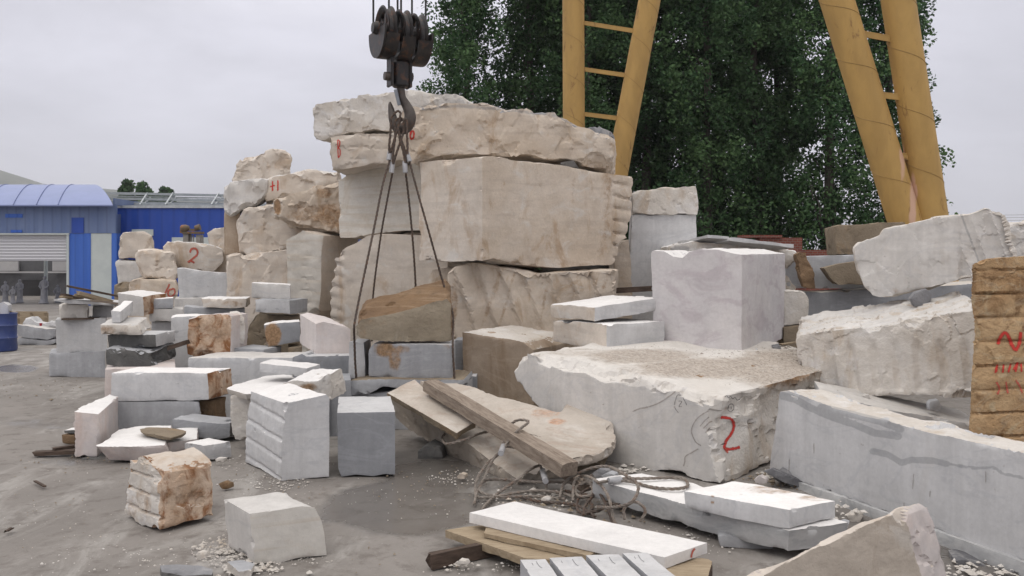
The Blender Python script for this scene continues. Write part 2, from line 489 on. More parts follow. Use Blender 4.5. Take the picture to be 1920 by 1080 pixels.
def stone(name, label, cat, poly, Y, e, m='white', ms=None, mt=None, sm=None, r=.004, rs=None, re=None, fr=3.0, chips=0,
          cs=.05, wear=.5, wk=3, step=None, taper=None, anchor=None, groove=None, stains=None, darks=None, group=None, wob=0.0,
          sharp=None, facet=0.0, parent=None, seed=None, big=0.0, scoops=None, cell=.3, bevels=None, bmat=None, ray=0):
    """a prism: outline `poly` in photo pixels on the plane Y, swept back along e (metres), then weathered"""
    global RNG
    sharp = sharp or (17 if max(r, rs or 0) >= .012 else 30)
    seed = seed if seed is not None else (abs(hash_str(label)) % 9973)
    RNG = np.random.default_rng(seed)
    inv = inv_plane(Y)
    poly = np.array([p[:2] for p in poly], float)
    e = np.array(e, float)
    Yv = 1 / inv(poly[:, 0], poly[:, 1])
    Ym = float(np.mean(Yv))
    if ray:                                  # sides run along the line of sight, so only the front shows
        e[0] = (poly[:, 0].mean() - CX) / F * e[1] * ray
    step = step or max(.013, .0026 * Ym)
    k = Ym / F
    pm = poly * k                                    # polygon in rough metres
    if isinstance(Y, tuple) or (isinstance(Y, list) and len(Y) == 3):     # flat-lying face: undo the foreshortening
        W3 = np.array([P(a, b, y) for (a, b), y in zip(poly, Yv)])
        sy = (np.ptp(W3[:, 1]) + 1e-6) / (np.ptp(pm[:, 1]) + 1e-6)
    else:
        sy = 1.0
    S = np.array([1.0, sy])
    pm = pm * S
    ring, re_id = [], []
    n = len(pm)
    for i in range(n):
        a, b = pm[i], pm[(i + 1) % n]
        L = np.linalg.norm(b - a)
        c = max(1, int(round(L / step)))
        for j in range(c):
            t = j / c
            q = a + (b - a) * t
            if wob and j:
                nn = np.array([-(b - a)[1], (b - a)[0]]) / L
                q = q + nn * wob * fbm(np.array([[q[0] * 5, q[1] * 5, seed * .37]]), seed, 3)[0] * min(1, 4 * t, 4 * (1 - t))
            ring.append(q); re_id.append(i)
    ring = np.array(ring); re_id = np.array(re_id)
    N = len(ring)
    pts, tf = cap(ring, ring if wob else pm, step, .28)
    # a plain back, only the outline and a few points
    pts_b, tb = cap(ring, ring if wob else pm, step * 4, .2)

    def to3(q):
        px = q / S / k
        y = 1 / inv(px[:, 0], px[:, 1])
        return np.stack([(px[:, 0] - CX) / F * y, y, H - (px[:, 1] - CY) / F * y], 1)
    F3, B3 = to3(pts), to3(pts_b)
    an = to3(pm[[anchor]])[0] if anchor is not None else F3[:N].mean(0)
    tp = np.array([1.0, 1.0, 1.0]) if taper is None else np.array([taper[0], taper[0], taper[1]])

    def back(v, t):
        s = 1 + (tp - 1) * t
        return an + (v - an) * s + e * t
    Ld = np.linalg.norm(e)
    K = int(np.clip(round(Ld / (step * 1.25)), 1, 60))
    V = [F3]
    off = len(F3)
    rows = [np.arange(N)]
    for j in range(1, K):
        V.append(back(F3[:N], j / K)); rows.append(np.arange(off, off + N)); off += N
    V.append(back(B3, 1.0)); rows.append(np.arange(off, off + N)); ob = off
    V = np.vstack(V)
    nf = len(F3)
    T = [tuple(f) for f in tf]
    lab = [-1] * len(T)
    for j in range(K):
        a, b = rows[j], rows[j + 1]
        for i in range(N):
            i2 = (i + 1) % N
            if (i + j) % 2:
                T += [(a[i], b[i], b[i2]), (a[i], b[i2], a[i2])]
            else:
                T += [(a[i], b[i], a[i2]), (a[i2], b[i], b[i2])]
            lab += [re_id[i]] * 2
    for f in tb:
        T.append((f[0] + ob, f[2] + ob, f[1] + ob)); lab.append(-2)
    T = np.array(T); lab = np.array(lab)
    # make the front cap wind the same way as the sides, then outward
    cF = np.cross(V[T[0][1]] - V[T[0][0]], V[T[0][2]] - V[T[0][0]])
    w = {}
    for f in T[lab == -1]:
        for q in range(3): w[(f[q], f[(q + 1) % 3])] = 1
    cnt = sum(1 for f in T[(lab >= 0)][:2 * N] for q in range(3) if (f[q], f[(q + 1) % 3]) in w)
    if cnt > 3:
        q = (lab < 0)
        T[q] = T[q][:, ::-1]
    vol = np.einsum('ij,ij->i', V[T[:, 0]], np.cross(V[T[:, 1]], V[T[:, 2]])).sum()
    if vol < 0: T = T[:, ::-1]
    # vertex amplitudes per face kind
    rs = r if rs is None else rs
    amp_f = np.where(lab == -1, r, rs)
    if re:
        for kk, vv in re.items(): amp_f[lab == kk] = vv
    cntv = np.bincount(T.ravel(), minlength=len(V)).astype(float)
    amp = np.bincount(T.ravel(), weights=np.repeat(amp_f, 3), minlength=len(V)) / cntv

    def normals(V):
        c = np.cross(V[T[:, 1]] - V[T[:, 0]], V[T[:, 2]] - V[T[:, 0]])
        nn = np.stack([np.bincount(T.ravel(), weights=np.repeat(c[:, a], 3), minlength=len(V)) for a in range(3)], 1)
        return nn / (np.linalg.norm(nn, axis=1)[:, None] + 1e-12)
    E = np.unique(np.sort(np.vstack([T[:, [0, 1]], T[:, [1, 2]], T[:, [2, 0]]]), 1), axis=0)

    def smooth(V, n):
        dg = np.bincount(E.ravel(), minlength=len(V)).astype(float)[:, None]
        for _ in range(n):
            s = np.stack([np.bincount(E[:, 0], weights=V[E[:, 1], a], minlength=len(V)) + np.bincount(E[:, 1], weights=V[E[:, 0], a], minlength=len(V)) for a in range(3)], 1)
            V = .35 * V + .65 * s / dg
        return V
    V0 = V.copy()
    nn = normals(V)
    for g in (groove or []):
        sel = np.zeros(len(V), bool)
        wh = g.get('where', [-1])
        for f_id in wh: sel[T[lab == f_id].ravel()] = True
        ax = np.array(g['axis'], float); ax /= np.linalg.norm(ax)
        c = (V @ ax)
        c = c - c[sel].min() + g.get('phase', 0) + g.get('wander', .015) * fbm(V * 2.5, seed + 5, 3)
        per = g['period']
        fr_ = (c / per) % 1.0
        if g.get('kind', 'cut') == 'cut':
            pr = -np.clip(1 - np.abs(fr_ - .5) / g.get('width', .14), 0, 1) ** .7
        elif g['kind'] == 'saw':              # wedge splits: slanted planes with a step between
            pr = -np.where(fr_ < .86, fr_ / .86, (1 - fr_) / .14)
        elif g['kind'] == 'ledge':          # rounded courses with a sunk joint
            pr = -np.clip((np.abs(fr_ - .5) * 2 - g.get('width', .74)) / (1 - g.get('width', .74)) * 1.4, 0, 1)
        else:                               # scallop: drill-hole flutes
            pr = -np.sqrt(np.clip(1 - (2 * fr_ - 1) ** 2, 0, 1))
        msk = sel.astype(float)
        if 'px' in g:
            ppx = CX + F * V[:, 0] / V[:, 1]
            msk = msk * np.clip((ppx - g['px'][0]) / 6, 0, 1) * np.clip((g['px'][1] - ppx) / 6, 0, 1)
        if 'py' in g:
            ppy = CY + F * (H - V[:, 2]) / V[:, 1]
            msk = msk * np.clip((ppy - g['py'][0]) / 22, 0, 1) * np.clip((g['py'][1] - ppy) / 6, 0, 1)
        ir = .65 + .6 * fbm(V * np.array([1.7, 1.7, 1.7]), seed + 77, 2)
        V = V + nn * (pr * g['depth'] * msk * np.clip(ir, .15, 1.3))[:, None]
    q = V0 * fr
    d = fbm(q, seed, 5, .55)
    if facet < 0: facet = 0
    elif facet == 0: facet = .62
    fa = np.clip((amp - .006) / .008, 0, 1) * facet          # only broken faces are faceted
    if fa.max() > 0:
        d = d * (1 - fa) + fa * (.72 * facets(V0, cell, seed) + .28 * facets(V0, cell * .36, seed + 1))
    V = V + nn * (amp * d * 2.2)[:, None]
    if big:
        V = V + nn * (big * fbm(V0 * 1.1, seed + 3, 2) * np.clip(amp / (amp.max() + 1e-9), .2, 1))[:, None]
    if wear:
        ps = smooth(V, wk)
        mk = np.clip(.12 + wear * (.35 + 2.0 * fbm(V0 * 6, seed + 41, 3)), 0, 1) * min(1, wear * 2)
        V = V + (ps - V) * mk[:, None]
    # broken corners: conchoidal scoops taken out of the edges
    if chips:
        ed = np.zeros(len(V)); np.add.at(ed, E[:, 0], 1 - np.einsum('ij,ij->i', nn[E[:, 0]], nn[E[:, 1]]))
        cand = np.unique(np.concatenate([rows[0], rows[min(1, K)], *[rw[np.flatnonzero(np.r_[True, re_id[1:] != re_id[:-1]])] for rw in rows]]))
        vis = cand[(nn[cand] @ np.array([0, -1, .35])) > -.2]
        cand = vis if len(vis) > 4 else cand
        for _ in range(chips):
            v = RNG.choice(cand)
            s = cs * (.12 + .6 * RNG.uniform() ** 2)
            R = s * RNG.uniform(1.5, 4.5)
            nrm = nn[v] + RNG.normal(0, .3, 3)
            nrm /= np.linalg.norm(nrm)
            C = V0[v] + nrm * (R - s)
            dv = V - C
            L = np.linalg.norm(dv, axis=1)
            near = np.flatnonzero(L < R * 1.3)
            if not len(near): continue
            Vn, dn, Ln = V[near], dv[near], L[near]
            Rn = R * (1 + .2 * fbm(Vn * (.9 / s), seed + 19, 3) + .06 * facets(Vn, s * 1.2, seed + 23))
            hit = Ln < Rn
            tgt = C + dn / (Ln[:, None] + 1e-9) * Rn[:, None] + nn[near] * (.004 * fbm(Vn * 22, seed + 9, 3))[:, None]
            V[near] = np.where(hit[:, None], tgt, Vn)
    nfr = cF / (np.linalg.norm(cF) + 1e-12)
    if nfr @ e > 0: nfr = -nfr
    bevelled = np.zeros(len(V), bool)
    for (ids, sz) in (bevels or []):
        for i in ids:                            # a broken-off strip along one edge of the front face
            a3, b3 = to3(pm[[i]])[0], to3(pm[[(i + 1) % n]])[0]
            ed = b3 - a3; Le = np.linalg.norm(ed); ed /= Le
            ns = np.cross(ed, e); ns /= np.linalg.norm(ns)
            if ns @ (a3 - F3.mean(0)) < 0: ns = -ns
            nb = nfr * .55 + ns * .83; nb /= np.linalg.norm(nb)
            rel = V - a3
            t = rel @ ed
            near = (t > -.02) & (t < Le + .02) & (np.linalg.norm(rel - t[:, None] * ed, axis=1) < sz * 4)
            dd = np.full(len(V), -1.0)
            kn = np.flatnonzero(near)
            if not len(kn): continue
            irr = .8 + 1.3 * fbm(V[kn] * 2.2, seed + 60, 3) + .35 * facets(V[kn], .16, seed + 61)
            dd[kn] = rel[kn] @ nb + sz * np.clip(irr, .15, 2)
            V = np.where((near & (dd > 0))[:, None], V - nb * dd[:, None], V)
            bevelled |= near & (dd > -.004)
    for (qx, qy, sz, rm) in (scoops or []):
        px = CX + F * V[:, 0] / V[:, 1]; py = CY + F * (H - V[:, 2]) / V[:, 1]
        dd = (px - qx) ** 2 + (py - qy) ** 2 + 1e6 * (nn @ np.array([0, -1, .3]) < -.1)
        v = int(np.argmin(dd))
        nrm = nn[v] + RNG.normal(0, .12, 3); nrm /= np.linalg.norm(nrm)
        R = sz * rm
        C = V[v] + nrm * (R - sz)
        dv = V - C; L = np.linalg.norm(dv, axis=1); hit = L < R
        V = np.where(hit[:, None], C + dv / (L[:, None] + 1e-9) * R + nn * (.005 * fbm(V * 16, seed + 9, 3))[:, None], V)
    if parent is None:
        o0 = np.array([(V[:, 0].min() + V[:, 0].max()) / 2, (V[:, 1].min() + V[:, 1].max()) / 2, V[:, 2].min()])
    else:
        o0 = np.array(parent.location)
    ms = ms or m
    names = [m]
    def slot(x):
        if x not in names: names.append(x)
        return names.index(x)
    cfin = np.cross(V[T[:, 1]] - V[T[:, 0]], V[T[:, 2]] - V[T[:, 0]])
    cfin /= np.linalg.norm(cfin, axis=1)[:, None] + 1e-12
    mi = np.where(lab == -1, 0, slot(ms))
    if sm:
        for kk, vv in sm.items(): mi[lab == kk] = slot(vv)
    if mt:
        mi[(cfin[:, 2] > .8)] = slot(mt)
    if bmat and bevelled.any():
        mi[bevelled[T].all(1)] = slot(bmat)
    me = mesh_from(name, V - o0, T, [M[x] for x in names], mi, True, sharp)
    for nm, bl in (('stain', stains), ('dark', darks)):
        if not bl: continue
        px = CX + F * V[:, 0] / V[:, 1]; py = CY + F * (H - V[:, 2]) / V[:, 1]
        val = np.zeros(len(V))
        for b in bl:
            if len(b) == 5:
                cx, cy, rx, ry, a = b
                dd = ((px - cx) / rx) ** 2 + ((py - cy) / ry) ** 2
                val = np.maximum(val, a * np.clip(1.4 - dd, 0, 1))
            else:                                   # polyline with a half width
                pl, hw, a = b
                qq = np.stack([px, py], 1)
                dd = np.full(len(qq), 1e9)
                for u, v_ in zip(pl[:-1], pl[1:]):
                    u, v_ = np.array(u, float), np.array(v_, float)
                    t = np.clip(((qq - u) @ (v_ - u)) / ((v_ - u) @ (v_ - u)), 0, 1)
                    dd = np.minimum(dd, np.linalg.norm(qq - u - t[:, None] * (v_ - u), axis=1))
                val = np.maximum(val, a * np.clip(1.5 - dd / hw, 0, 1))
        val = val * (nn @ np.array([0, -1, .2]) > -.35)
        at = me.attributes.new(nm, 'FLOAT', 'POINT')
        at.data.foreach_set('value', val.astype(np.float32))
    o = link(name, me, parent, None if parent is not None else tuple(o0))
    if parent is None: tag(o, label, cat, group)
    TREES[o.name] = BVHTree.FromPolygons([tuple(v) for v in V], [tuple(f) for f in T.tolist()])
    return o


def facets(p, cell, seed):
    """planar fracture facets: every cell of a warped Voronoi pattern is a tilted plane"""
    rg = np.random.default_rng(seed + 500)
    w = p + cell * .35 * np.stack([fbm(p / cell * .9, seed + 200 + 7 * k, 3) for k in range(3)], 1)
    lo, hi = w.min(0) - cell * .3, w.max(0) + cell * .3
    n = int(np.clip(np.prod(np.maximum(hi - lo, cell) / cell) * 1.1, 8, 420))
    sd = rg.uniform(lo, hi, (n, 3))
    # drop seeds far from any surface point
    best = np.full(len(p), 1e9); idx = np.zeros(len(p), int)
    for k in range(n):
        q = ((w - sd[k]) ** 2).sum(1)
        m = q < best
        best[m] = q[m]; idx[m] = k
    g = rg.normal(0, 1, (n, 3)); g /= np.linalg.norm(g, axis=1)[:, None]
    off = rg.uniform(-.5, .5, n)
    return np.clip(off[idx] + 1.1 * np.einsum('ij,ij->i', g[idx], w - sd[idx]) / cell, -1.2, 1.2)


def hash_str(s):
    h = 5381
    for c in s: h = (h * 33 + ord(c)) & 0x7fffffff
    return h


def mark(o, strokes, width, mat='redpaint', name='painted_number', label=None):
    """paint strokes (photo pixel polylines) laid on the stone's own surface"""
    bvh = TREES[o.name]
    V, Fc, ed = [], [], []
    cam = Vector((0, 0, H))
    for st in strokes:
        pts = catmull([np.array(p, float) for p in st], 8) if len(st) > 2 else [np.array(st[0], float) * (1 - t) + np.array(st[1], float) * t for t in np.linspace(0, 1, 9)]
        b0, nrow = len(V), 0
        for i, p in enumerate(pts):
            a, b = pts[max(0, i - 1)], pts[min(len(pts) - 1, i + 1)]
            d = b - a
            d = d / (np.linalg.norm(d) + 1e-9)
            nr = np.array([-d[1], d[0]])
            row = []
            for s in (-1, -.5, 0, .5, 1):
                q = p + nr * s * width / 2
                dr = Vector(((q[0] - CX) / F, 1, -(q[1] - CY) / F)).normalized()
                hit = bvh.ray_cast(cam, dr)
                if hit[0] is None: break
                row.append(hit[0] - dr * .006)
            if len(row) < 5: continue
            endf = max(0, 1 - min(i, len(pts) - 1 - i) / 1.5)
            for s, v in zip((1, .4, 0, .4, 1), row):
                V.append(v); ed.append(min(1, max(s, endf)))
            nrow += 1
        for i in range(nrow - 1):
            for s in range(4):
                k = b0 + i * 5 + s
                if (V[k] - V[k + 5]).length < .3: Fc.append((k, k + 1, k + 6, k + 5))
    if not Fc: return None
    me = mesh_from(name, np.array(V) - np.array(o.location), Fc, [M[mat]])
    at = me.attributes.new('edge', 'FLOAT', 'POINT')
    at.data.foreach_set('value', np.array(ed, np.float32))
    c = link(name, me, o)
    if label: c['label'] = label
    return c
S = stone
GB, GS = 'stone blocks stacked in the yard', 'sawn stone slabs in the yard'
# ================================================= far left stack
S('stone_block', 'low pale grey block at the bottom of the leftmost stack, lying on the ground', 'stone block',
  [(92, 662), (198, 658), (198, 709), (92, 706)], 13.1, (.1, .7, 0), 'grey', r=.004, chips=6, cs=.03, group=GB, ray=.96)
S('stone_block', 'smooth pale grey block under the small cream block in the leftmost stack', 'stone block',
  [(104, 600), (200, 596), (201, 659), (106, 663)], 13.12, (.1, .62, 0), 'cool', r=.003, chips=4, cs=.02, stains=None, group=GB, ray=.96)
S('stone_block', 'small cream block with chipped face under the timber boards at far left', 'stone block',
  [(112, 574), (122, 571), (165, 572), (167, 597), (114, 598)], 13.2, (.05, .45, 0), 'chalk', r=.012, chips=10, cs=.05, group=GB, ray=.96)
S('stone_block', 'small white block right of the cream block under the timber boards', 'stone block',
  [(173, 573), (213, 574), (210, 596), (173, 597)], 13.45, (.05, .4, 0), 'cool', r=.006, chips=6, cs=.03, group=GB, ray=.96)
S('stone_slab', 'thin white slab carrying the timber boards on the leftmost stack', 'stone slab',
  [(100, 560), (130, 562), (216, 570), (215, 574), (126, 569), (100, 564)], 13.05, (.05, .75, 0), 'cool', r=.004, chips=3, cs=.02, group=GS)
# ================================================= stack of dark and white slabs
S('stone_block', 'pale pink tinted block under the dark grey slabs', 'stone block',
  [(196, 692), (330, 690), (330, 806), (196, 806)], 9.5, (.0, .9, 0), 'pink', r=.004, chips=5, cs=.03, group=GB, ray=.96)
S('stone_slab', 'dark grey slab with a rough splintered right end, lower of the two dark ones', 'stone slab',
  [(197, 654), (240, 657), (282, 662), (284, 692), (262, 694), (230, 690), (198, 683)], 9.7, (-.02, .75, .05), 'dark', r=.012, rs=.02,
  re={2: .05}, mt='grey', chips=14, cs=.05, groove=[dict(where=[2], axis=(0, 1, .1), period=.11, depth=.05, kind='scallop')], group=GS)
S('stone_slab', 'dark grey slab with a light sawn right end, upper of the two dark ones', 'stone slab',
  [(199, 627), (292, 627), (293, 650), (203, 652)], 9.95, (.0, .6, 0), 'dark', ms='grey', sm={1: 'cool'}, mt='cool', r=.008, rs=.004, chips=5, cs=.03, group=GS)
S('stone_slab', 'white slab with brown left edge lying on the dark grey slabs', 'stone slab',
  [(187, 608), (256, 609), (266, 628), (262, 629), (190, 627)], 9.85, (-.28, 1.0, .02), 'chalk', mt='white', r=.006, re={1: .03}, chips=8, cs=.04,
  stains=[(200, 620, 22, 12, .6), (236, 620, 8, 10, .4)], group=GS)
S('stone_block', 'small upright white block standing on the white brown-edged slab', 'stone block',
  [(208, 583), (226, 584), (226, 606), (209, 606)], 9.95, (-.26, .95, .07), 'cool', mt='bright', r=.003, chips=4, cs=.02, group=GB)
# ================================================= long white bar and pieces on the ground at left
S('stone_block', 'long white sawn bar with a brown broken right end', 'stone block',
  [(206, 698), (389, 699), (392, 745), (391, 751), (222, 753), (207, 745)], 8.8, (.1, .45, 0), 'cool', sm={1: 'rusty', 2: 'rusty'}, mt='bright', r=.003, re={1: .03},
  chips=6, cs=.03, darks=[(240, 722, 9, 3, .6), (332, 720, 5, 2.5, .6), (282, 742, 3, 9, .55)], group=GB)
S('stone_block', 'pale grey bar directly below the long white bar', 'stone block',
  [(216, 753), (374, 753), (376, 800), (377, 820), (222, 820)], 8.8, (.0, .5, 0), 'grey', r=.004, chips=6, cs=.03, group=GB, ray=.96)
S('stone_block', 'small brown stone wedged under the right end of the long white bar', 'stone block',
  [(375, 752), (398, 751), (399, 790), (396, 812), (378, 812)], 8.95, (.05, .3, 0), 'brown', r=.012, chips=8, cs=.04, group=GB)
S('stone_slab', 'upright pinkish slab standing at the left end of the pale bars', 'stone slab',
  [(137, 771), (184, 777), (183, 858), (140, 857), (137, 850)], 7.75, (-.27, 1.03, 0), 'pink', mt='bright', r=.004, re={4: .04}, taper=(.42, 1), anchor=1,
  chips=6, cs=.03, stains=[(160, 800, 8, 26, .36)], group=GS)
S('stone_slab', 'flat pinkish slab with a rounded front lying on the ground', 'stone slab',
  [(180, 836), (198, 823), (224, 806), (262, 799), (321, 797), (318, 806), (310, 833), (246, 837)], ('z', .15), (.06, .03, -.14), 'bright', ms='pink', r=.003, rs=.012,
  taper=(.9, 1), chips=8, cs=.03, group=GS)
S('stone_slab', 'flat white slab behind the pinkish slab, under the brown flake', 'stone slab',
  [(296, 814), (330, 802), (371, 801), (369, 823), (305, 832)], ('z', .125), (.0, .02, -.11), 'bright', ms='pink', r=.003, rs=.008, chips=4, cs=.03, group=GS)
S('stone_flake', 'thin brown flake of stone lying on the flat white slabs', 'stone flake',
  [(259, 803), (276, 799), (310, 801), (352, 807), (344, 813), (320, 820), (300, 817), (263, 810)], ('z', .2), (.02, .0, -.045), 'olive', r=.01, rs=.008, taper=(.85, 1), chips=10, cs=.02)
S('stone_block', 'dark grey sawn bar with a rough right end beside the flat slabs', 'stone block',
  [(320, 785), (412, 794), (432, 792), (431, 820), (412, 824), (368, 821), (324, 822)], 8.45, (.1, .3, 0), 'bluegrey', sm={1: 'dark', 2: 'dark'}, mt='grey', r=.005, re={1: .02, 2: .02}, chips=7, cs=.03, group=GB)
S('stone_block', 'small white block lying behind the brown stained boulder', 'stone block',
  [(343, 829), (382, 835), (430, 827), (392, 820)], ('z', .14), (.01, .02, -.135), 'bright', ms='cool', r=.003, rs=.012, chips=5, cs=.02,
  darks=[([(388, 860), (428, 852)], 5, .5)], group=GB)
S('brick', 'brown brick on the ground left of the upright pinkish slab', 'brick',
  [(115, 815), (140, 815), (140, 833), (116, 832)], 8.35, (.03, .12, 0), 'brown', r=.006, chips=4, cs=.02)
S('stone_offcut', 'small white offcut with dark front on top of the brown brick', 'stone offcut',
  [(117, 806), (140, 805), (140, 815), (118, 814)], 8.35, (.03, .12, 0), 'dark', mt='bright', r=.005, chips=3, cs=.015)
S('stone_offcut', 'dark wet stone pad under the upright pinkish slab', 'stone offcut',
  [(150, 860), (232, 866), (230, 872), (160, 870)], 7.7, (.05, .5, 0), 'dark', r=.008, chips=4, cs=.02)
# ================================================= three foreground boulders and the two cubes
S('boulder', 'brown stained boulder with ledges cut in its left side, near the bottom left', 'boulder',
  [(243, 862), (262, 851), (280, 866), (295, 890), (297, 950), (299, 992), (268, 982), (233, 964), (234, 925), (240, 890)], [(233, 6.0), (299, 5.66)], (.26, .27, .0), 'chalk', ms='rusty', mt='cream',
  r=.012, rs=.016, fr=5, chips=16, cs=.06, wear=.8, wk=5, step=.0095, facet=.35, big=.015, taper=(.97, .97),
  groove=[dict(where=[-1], axis=(0, 0, 1), period=.115, depth=.035, kind='ledge', phase=.03, width=.8)],
  stains=[(262, 950, 30, 40, .5), (350, 900, 28, 30, .3), (292, 905, 10, 40, .4), (370, 930, 20, 50, .45), (330, 940, 30, 30, .5)])
S('stone_block', 'white cube with a slightly broken right edge, nearest block at bottom left', 'stone block',
  [(468, 963), (520, 957), (566, 949), (590, 951), (602, 975), (607, 1000), (614, 1041), (560, 1048), (520, 1058), (478, 1058)], [(478, 5.04), (613, 5.2)], (-.245, .29, .01), 'bedded', ms='white', mt='white',
  r=.004, rs=.003, re={2: .012, 3: .012, 4: .012}, chips=9, cs=.04, wear=.5, group=GB)
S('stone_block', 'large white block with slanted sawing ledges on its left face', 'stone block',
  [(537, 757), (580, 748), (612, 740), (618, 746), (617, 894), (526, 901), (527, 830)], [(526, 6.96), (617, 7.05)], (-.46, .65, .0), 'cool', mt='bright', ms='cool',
  r=.002, rs=.008, chips=5, cs=.03, wear=.4, step=.0095, seed=77,
  groove=[dict(where=[5, 6], axis=(.1, 0, 1), period=.15, depth=.02, width=.13, phase=.02, wander=.008)], group=GB)
S('stone_block', 'smooth grey cube standing right of the block with slanted ledges', 'stone block',
  [(632, 774), (741, 772), (741, 890), (720, 889), (700, 893), (668, 890), (640, 894), (634, 880)], 7.08, (-.145, .82, 0), 'bluegrey', mt='cool', ms='grey', r=.002, chips=5, cs=.025, wear=.35, group=GB)
# ================================================= cluster behind the ledge block
S('stone_slab', 'bright white slab lying on top of the heap behind the ledge block', 'stone slab',
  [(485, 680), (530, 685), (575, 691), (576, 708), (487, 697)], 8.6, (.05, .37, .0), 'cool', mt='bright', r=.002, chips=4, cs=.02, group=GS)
S('stone_slab', 'white slab covered with crumbs under the bright white slab', 'stone slab',
  [(423, 728), (455, 716), (490, 705), (545, 701), (560, 715), (500, 735), (460, 738)], ('z', .525), (.0, .05, -.07), 'bright', ms='chalk', r=.008, rs=.012, chips=10, cs=.03, group=GS)
S('stone_block', 'cream rough block beside the left side of the ledge block', 'stone block',
  [(430, 742), (447, 738), (470, 737), (470, 822), (455, 826), (436, 824), (432, 780)], 8.1, (.08, .4, 0), 'chalk', r=.012, chips=10, cs=.05, group=GB)
S('stone_block', 'white chunk with a brown broken pocket behind the ledge block', 'stone block',
  [(520, 722), (550, 712), (575, 716), (597, 713), (600, 730), (606, 760), (560, 765), (525, 750)], 7.95, (.12, .45, .06), 'chalk', mt='bright', r=.02, chips=8, cs=.05,
  stains=[(575, 727, 22, 10, .8)], group=GB)
S('stone_block', 'grey sawn block behind the white chunk with the brown pocket', 'stone block',
  [(560, 702), (616, 700), (617, 815), (560, 815)], 8.7, (.02, .35, 0), 'grey', r=.002, chips=3, cs=.02, group=GB, ray=.96)
S('stone_block', 'dark blue grey block behind the smooth grey cube', 'stone block',
  [(612, 712), (658, 712), (658, 842), (612, 842)], 8.75, (.0, .5, 0), 'bluegrey', r=.003, chips=3, cs=.02, group=GB, ray=.96)
S('stone_block', 'wide blue grey block under the pinkish notched block', 'stone block',
  [(548, 670), (566, 662), (574, 668), (656, 667), (656, 800), (550, 800)], 9.6, (.05, .6, 0), 'bluegrey', mt='cool', r=.003, chips=6, cs=.04, group=GB)
S('stone_block', 'big whitish block carrying the rusty square stone', 'stone block',
  [(352, 671), (420, 670), (470, 672), (478, 671), (550, 670), (550, 790), (354, 790)], 9.6, (.1, .62, 0), 'cool', mt='white', r=.003, chips=6, cs=.03, darks=[([(482, 674), (470, 720)], 1.4, .5)], group=GB)
S('stone_block', 'rusty brown square stone standing in the middle of the left heap', 'stone block',
  [(350, 597), (375, 592), (425, 589), (434, 592), (433, 664), (424, 669), (380, 670), (352, 664)], 10.2, (.06, .45, 0), 'rusty', ms='pink', r=.03, rs=.008, fr=4, chips=12, cs=.06,   stains=[(408, 620, 26, 34, .55), (375, 605, 20, 12, .5)], group=GB)
S('stone_block', 'crumbly white stone right behind the rusty square stone', 'stone block',
  [(432, 590), (448, 590), (457, 598), (460, 612), (457, 645), (436, 649)], 10.45, (.0, .4, 0), 'chalk', r=.025, chips=14, cs=.05, group=GB, ray=.96)
S('stone_block', 'white bar with a brown right end in front of the block numbered ten', 'stone block',
  [(219, 549), (268, 556), (270, 592), (222, 594)], 11.8, (.12, .5, .03), 'white', sm={1: 'rusty'}, mt='bright', r=.003, re={1: .015}, chips=4, cs=.03, group=GB)
S('stone_block', 'small pale grey block right of the brown-ended white bar', 'stone block',
  [(285, 560), (325, 559), (325, 579), (285, 580)], 12, (.0, .4, 0), 'grey', mt='bright', r=.003, chips=3, cs=.02, group=GB, ray=.96)
S('stone_block', 'wide whitish block under the small pale grey block', 'stone block',
  [(280, 580), (344, 579), (344, 603), (280, 603)], 12, (.0, .6, 0), 'white', r=.004, chips=4, cs=.02, group=GB, ray=.96)
S('stone_block', 'tall pale block at the base of the small white blocks, left of centre heap', 'stone block',
  [(283, 604), (352, 604), (352, 725), (283, 725)], 12.2, (.0, .6, 0), 'cool', r=.004, chips=3, cs=.02, group=GB, ray=.96)
S('stone_block', 'white block with a slot left behind the rusty square stone', 'stone block',
  [(320, 596), (330, 593), (390, 593), (390, 690), (345, 690), (322, 688)], 10.9, (.0, .5, 0), 'cool', mt='bright', r=.002, chips=3, cs=.02, darks=[(330, 622, 7, 4, .8)], group=GB, ray=.96)
S('stone_block', 'pale wedge shaped block below the one numbered two', 'stone block',
  [(331, 503), (345, 503), (380, 509), (432, 513), (431, 556), (336, 560)], 14.4, (.05, .9, 0), 'cool', r=.01, chips=6, cs=.04, group=GB, ray=.96)
S('stone_block', 'grey white block beneath the pale wedge shaped block', 'stone block',
  [(326, 560), (375, 558), (430, 557), (430, 690), (328, 690)], 14.2, (.1, .8, 0), 'white', r=.006, chips=4, cs=.03, group=GB, ray=.96)
S('stone_slab', 'light slab with brown crust along its front edge', 'stone slab',
  [(375, 559), (462, 560), (462, 576), (440, 578), (380, 577)], 11.6, (-.15, .7, 0), 'cream', mt='bright', r=.008, chips=8, cs=.04, stains=[(435, 570, 26, 8, .6), (395, 566, 12, 6, .4)], group=GS)
S('stone_block', 'grey block below the slab with the brown crust', 'stone block',
  [(345, 574), (372, 577), (459, 578), (460, 700), (345, 700)], 11.75, (.0, .5, 0), 'grey', r=.003, chips=4, cs=.02, group=GB, ray=.96)
S('stone_slab', 'whitish slab on top of the two-layer pair left of the ridged tall block', 'stone slab',
  [(472, 530), (500, 531), (545, 534), (545, 561), (471, 559)], 11.5, (.02, .5, 0), 'white', mt='bright', r=.003, chips=4, cs=.02, group=GS, ray=.96)
S('stone_slab', 'cool grey slab with a crack, lower of the two-layer pair', 'stone slab',
  [(477, 561), (543, 563), (544, 590), (520, 588), (478, 586)], 11.3, (.12, .5, 0), 'cool', ms='grey', r=.006, chips=6, cs=.03, darks=[([(480, 583), (500, 580), (543, 580)], 1.3, .8)], group=GS)
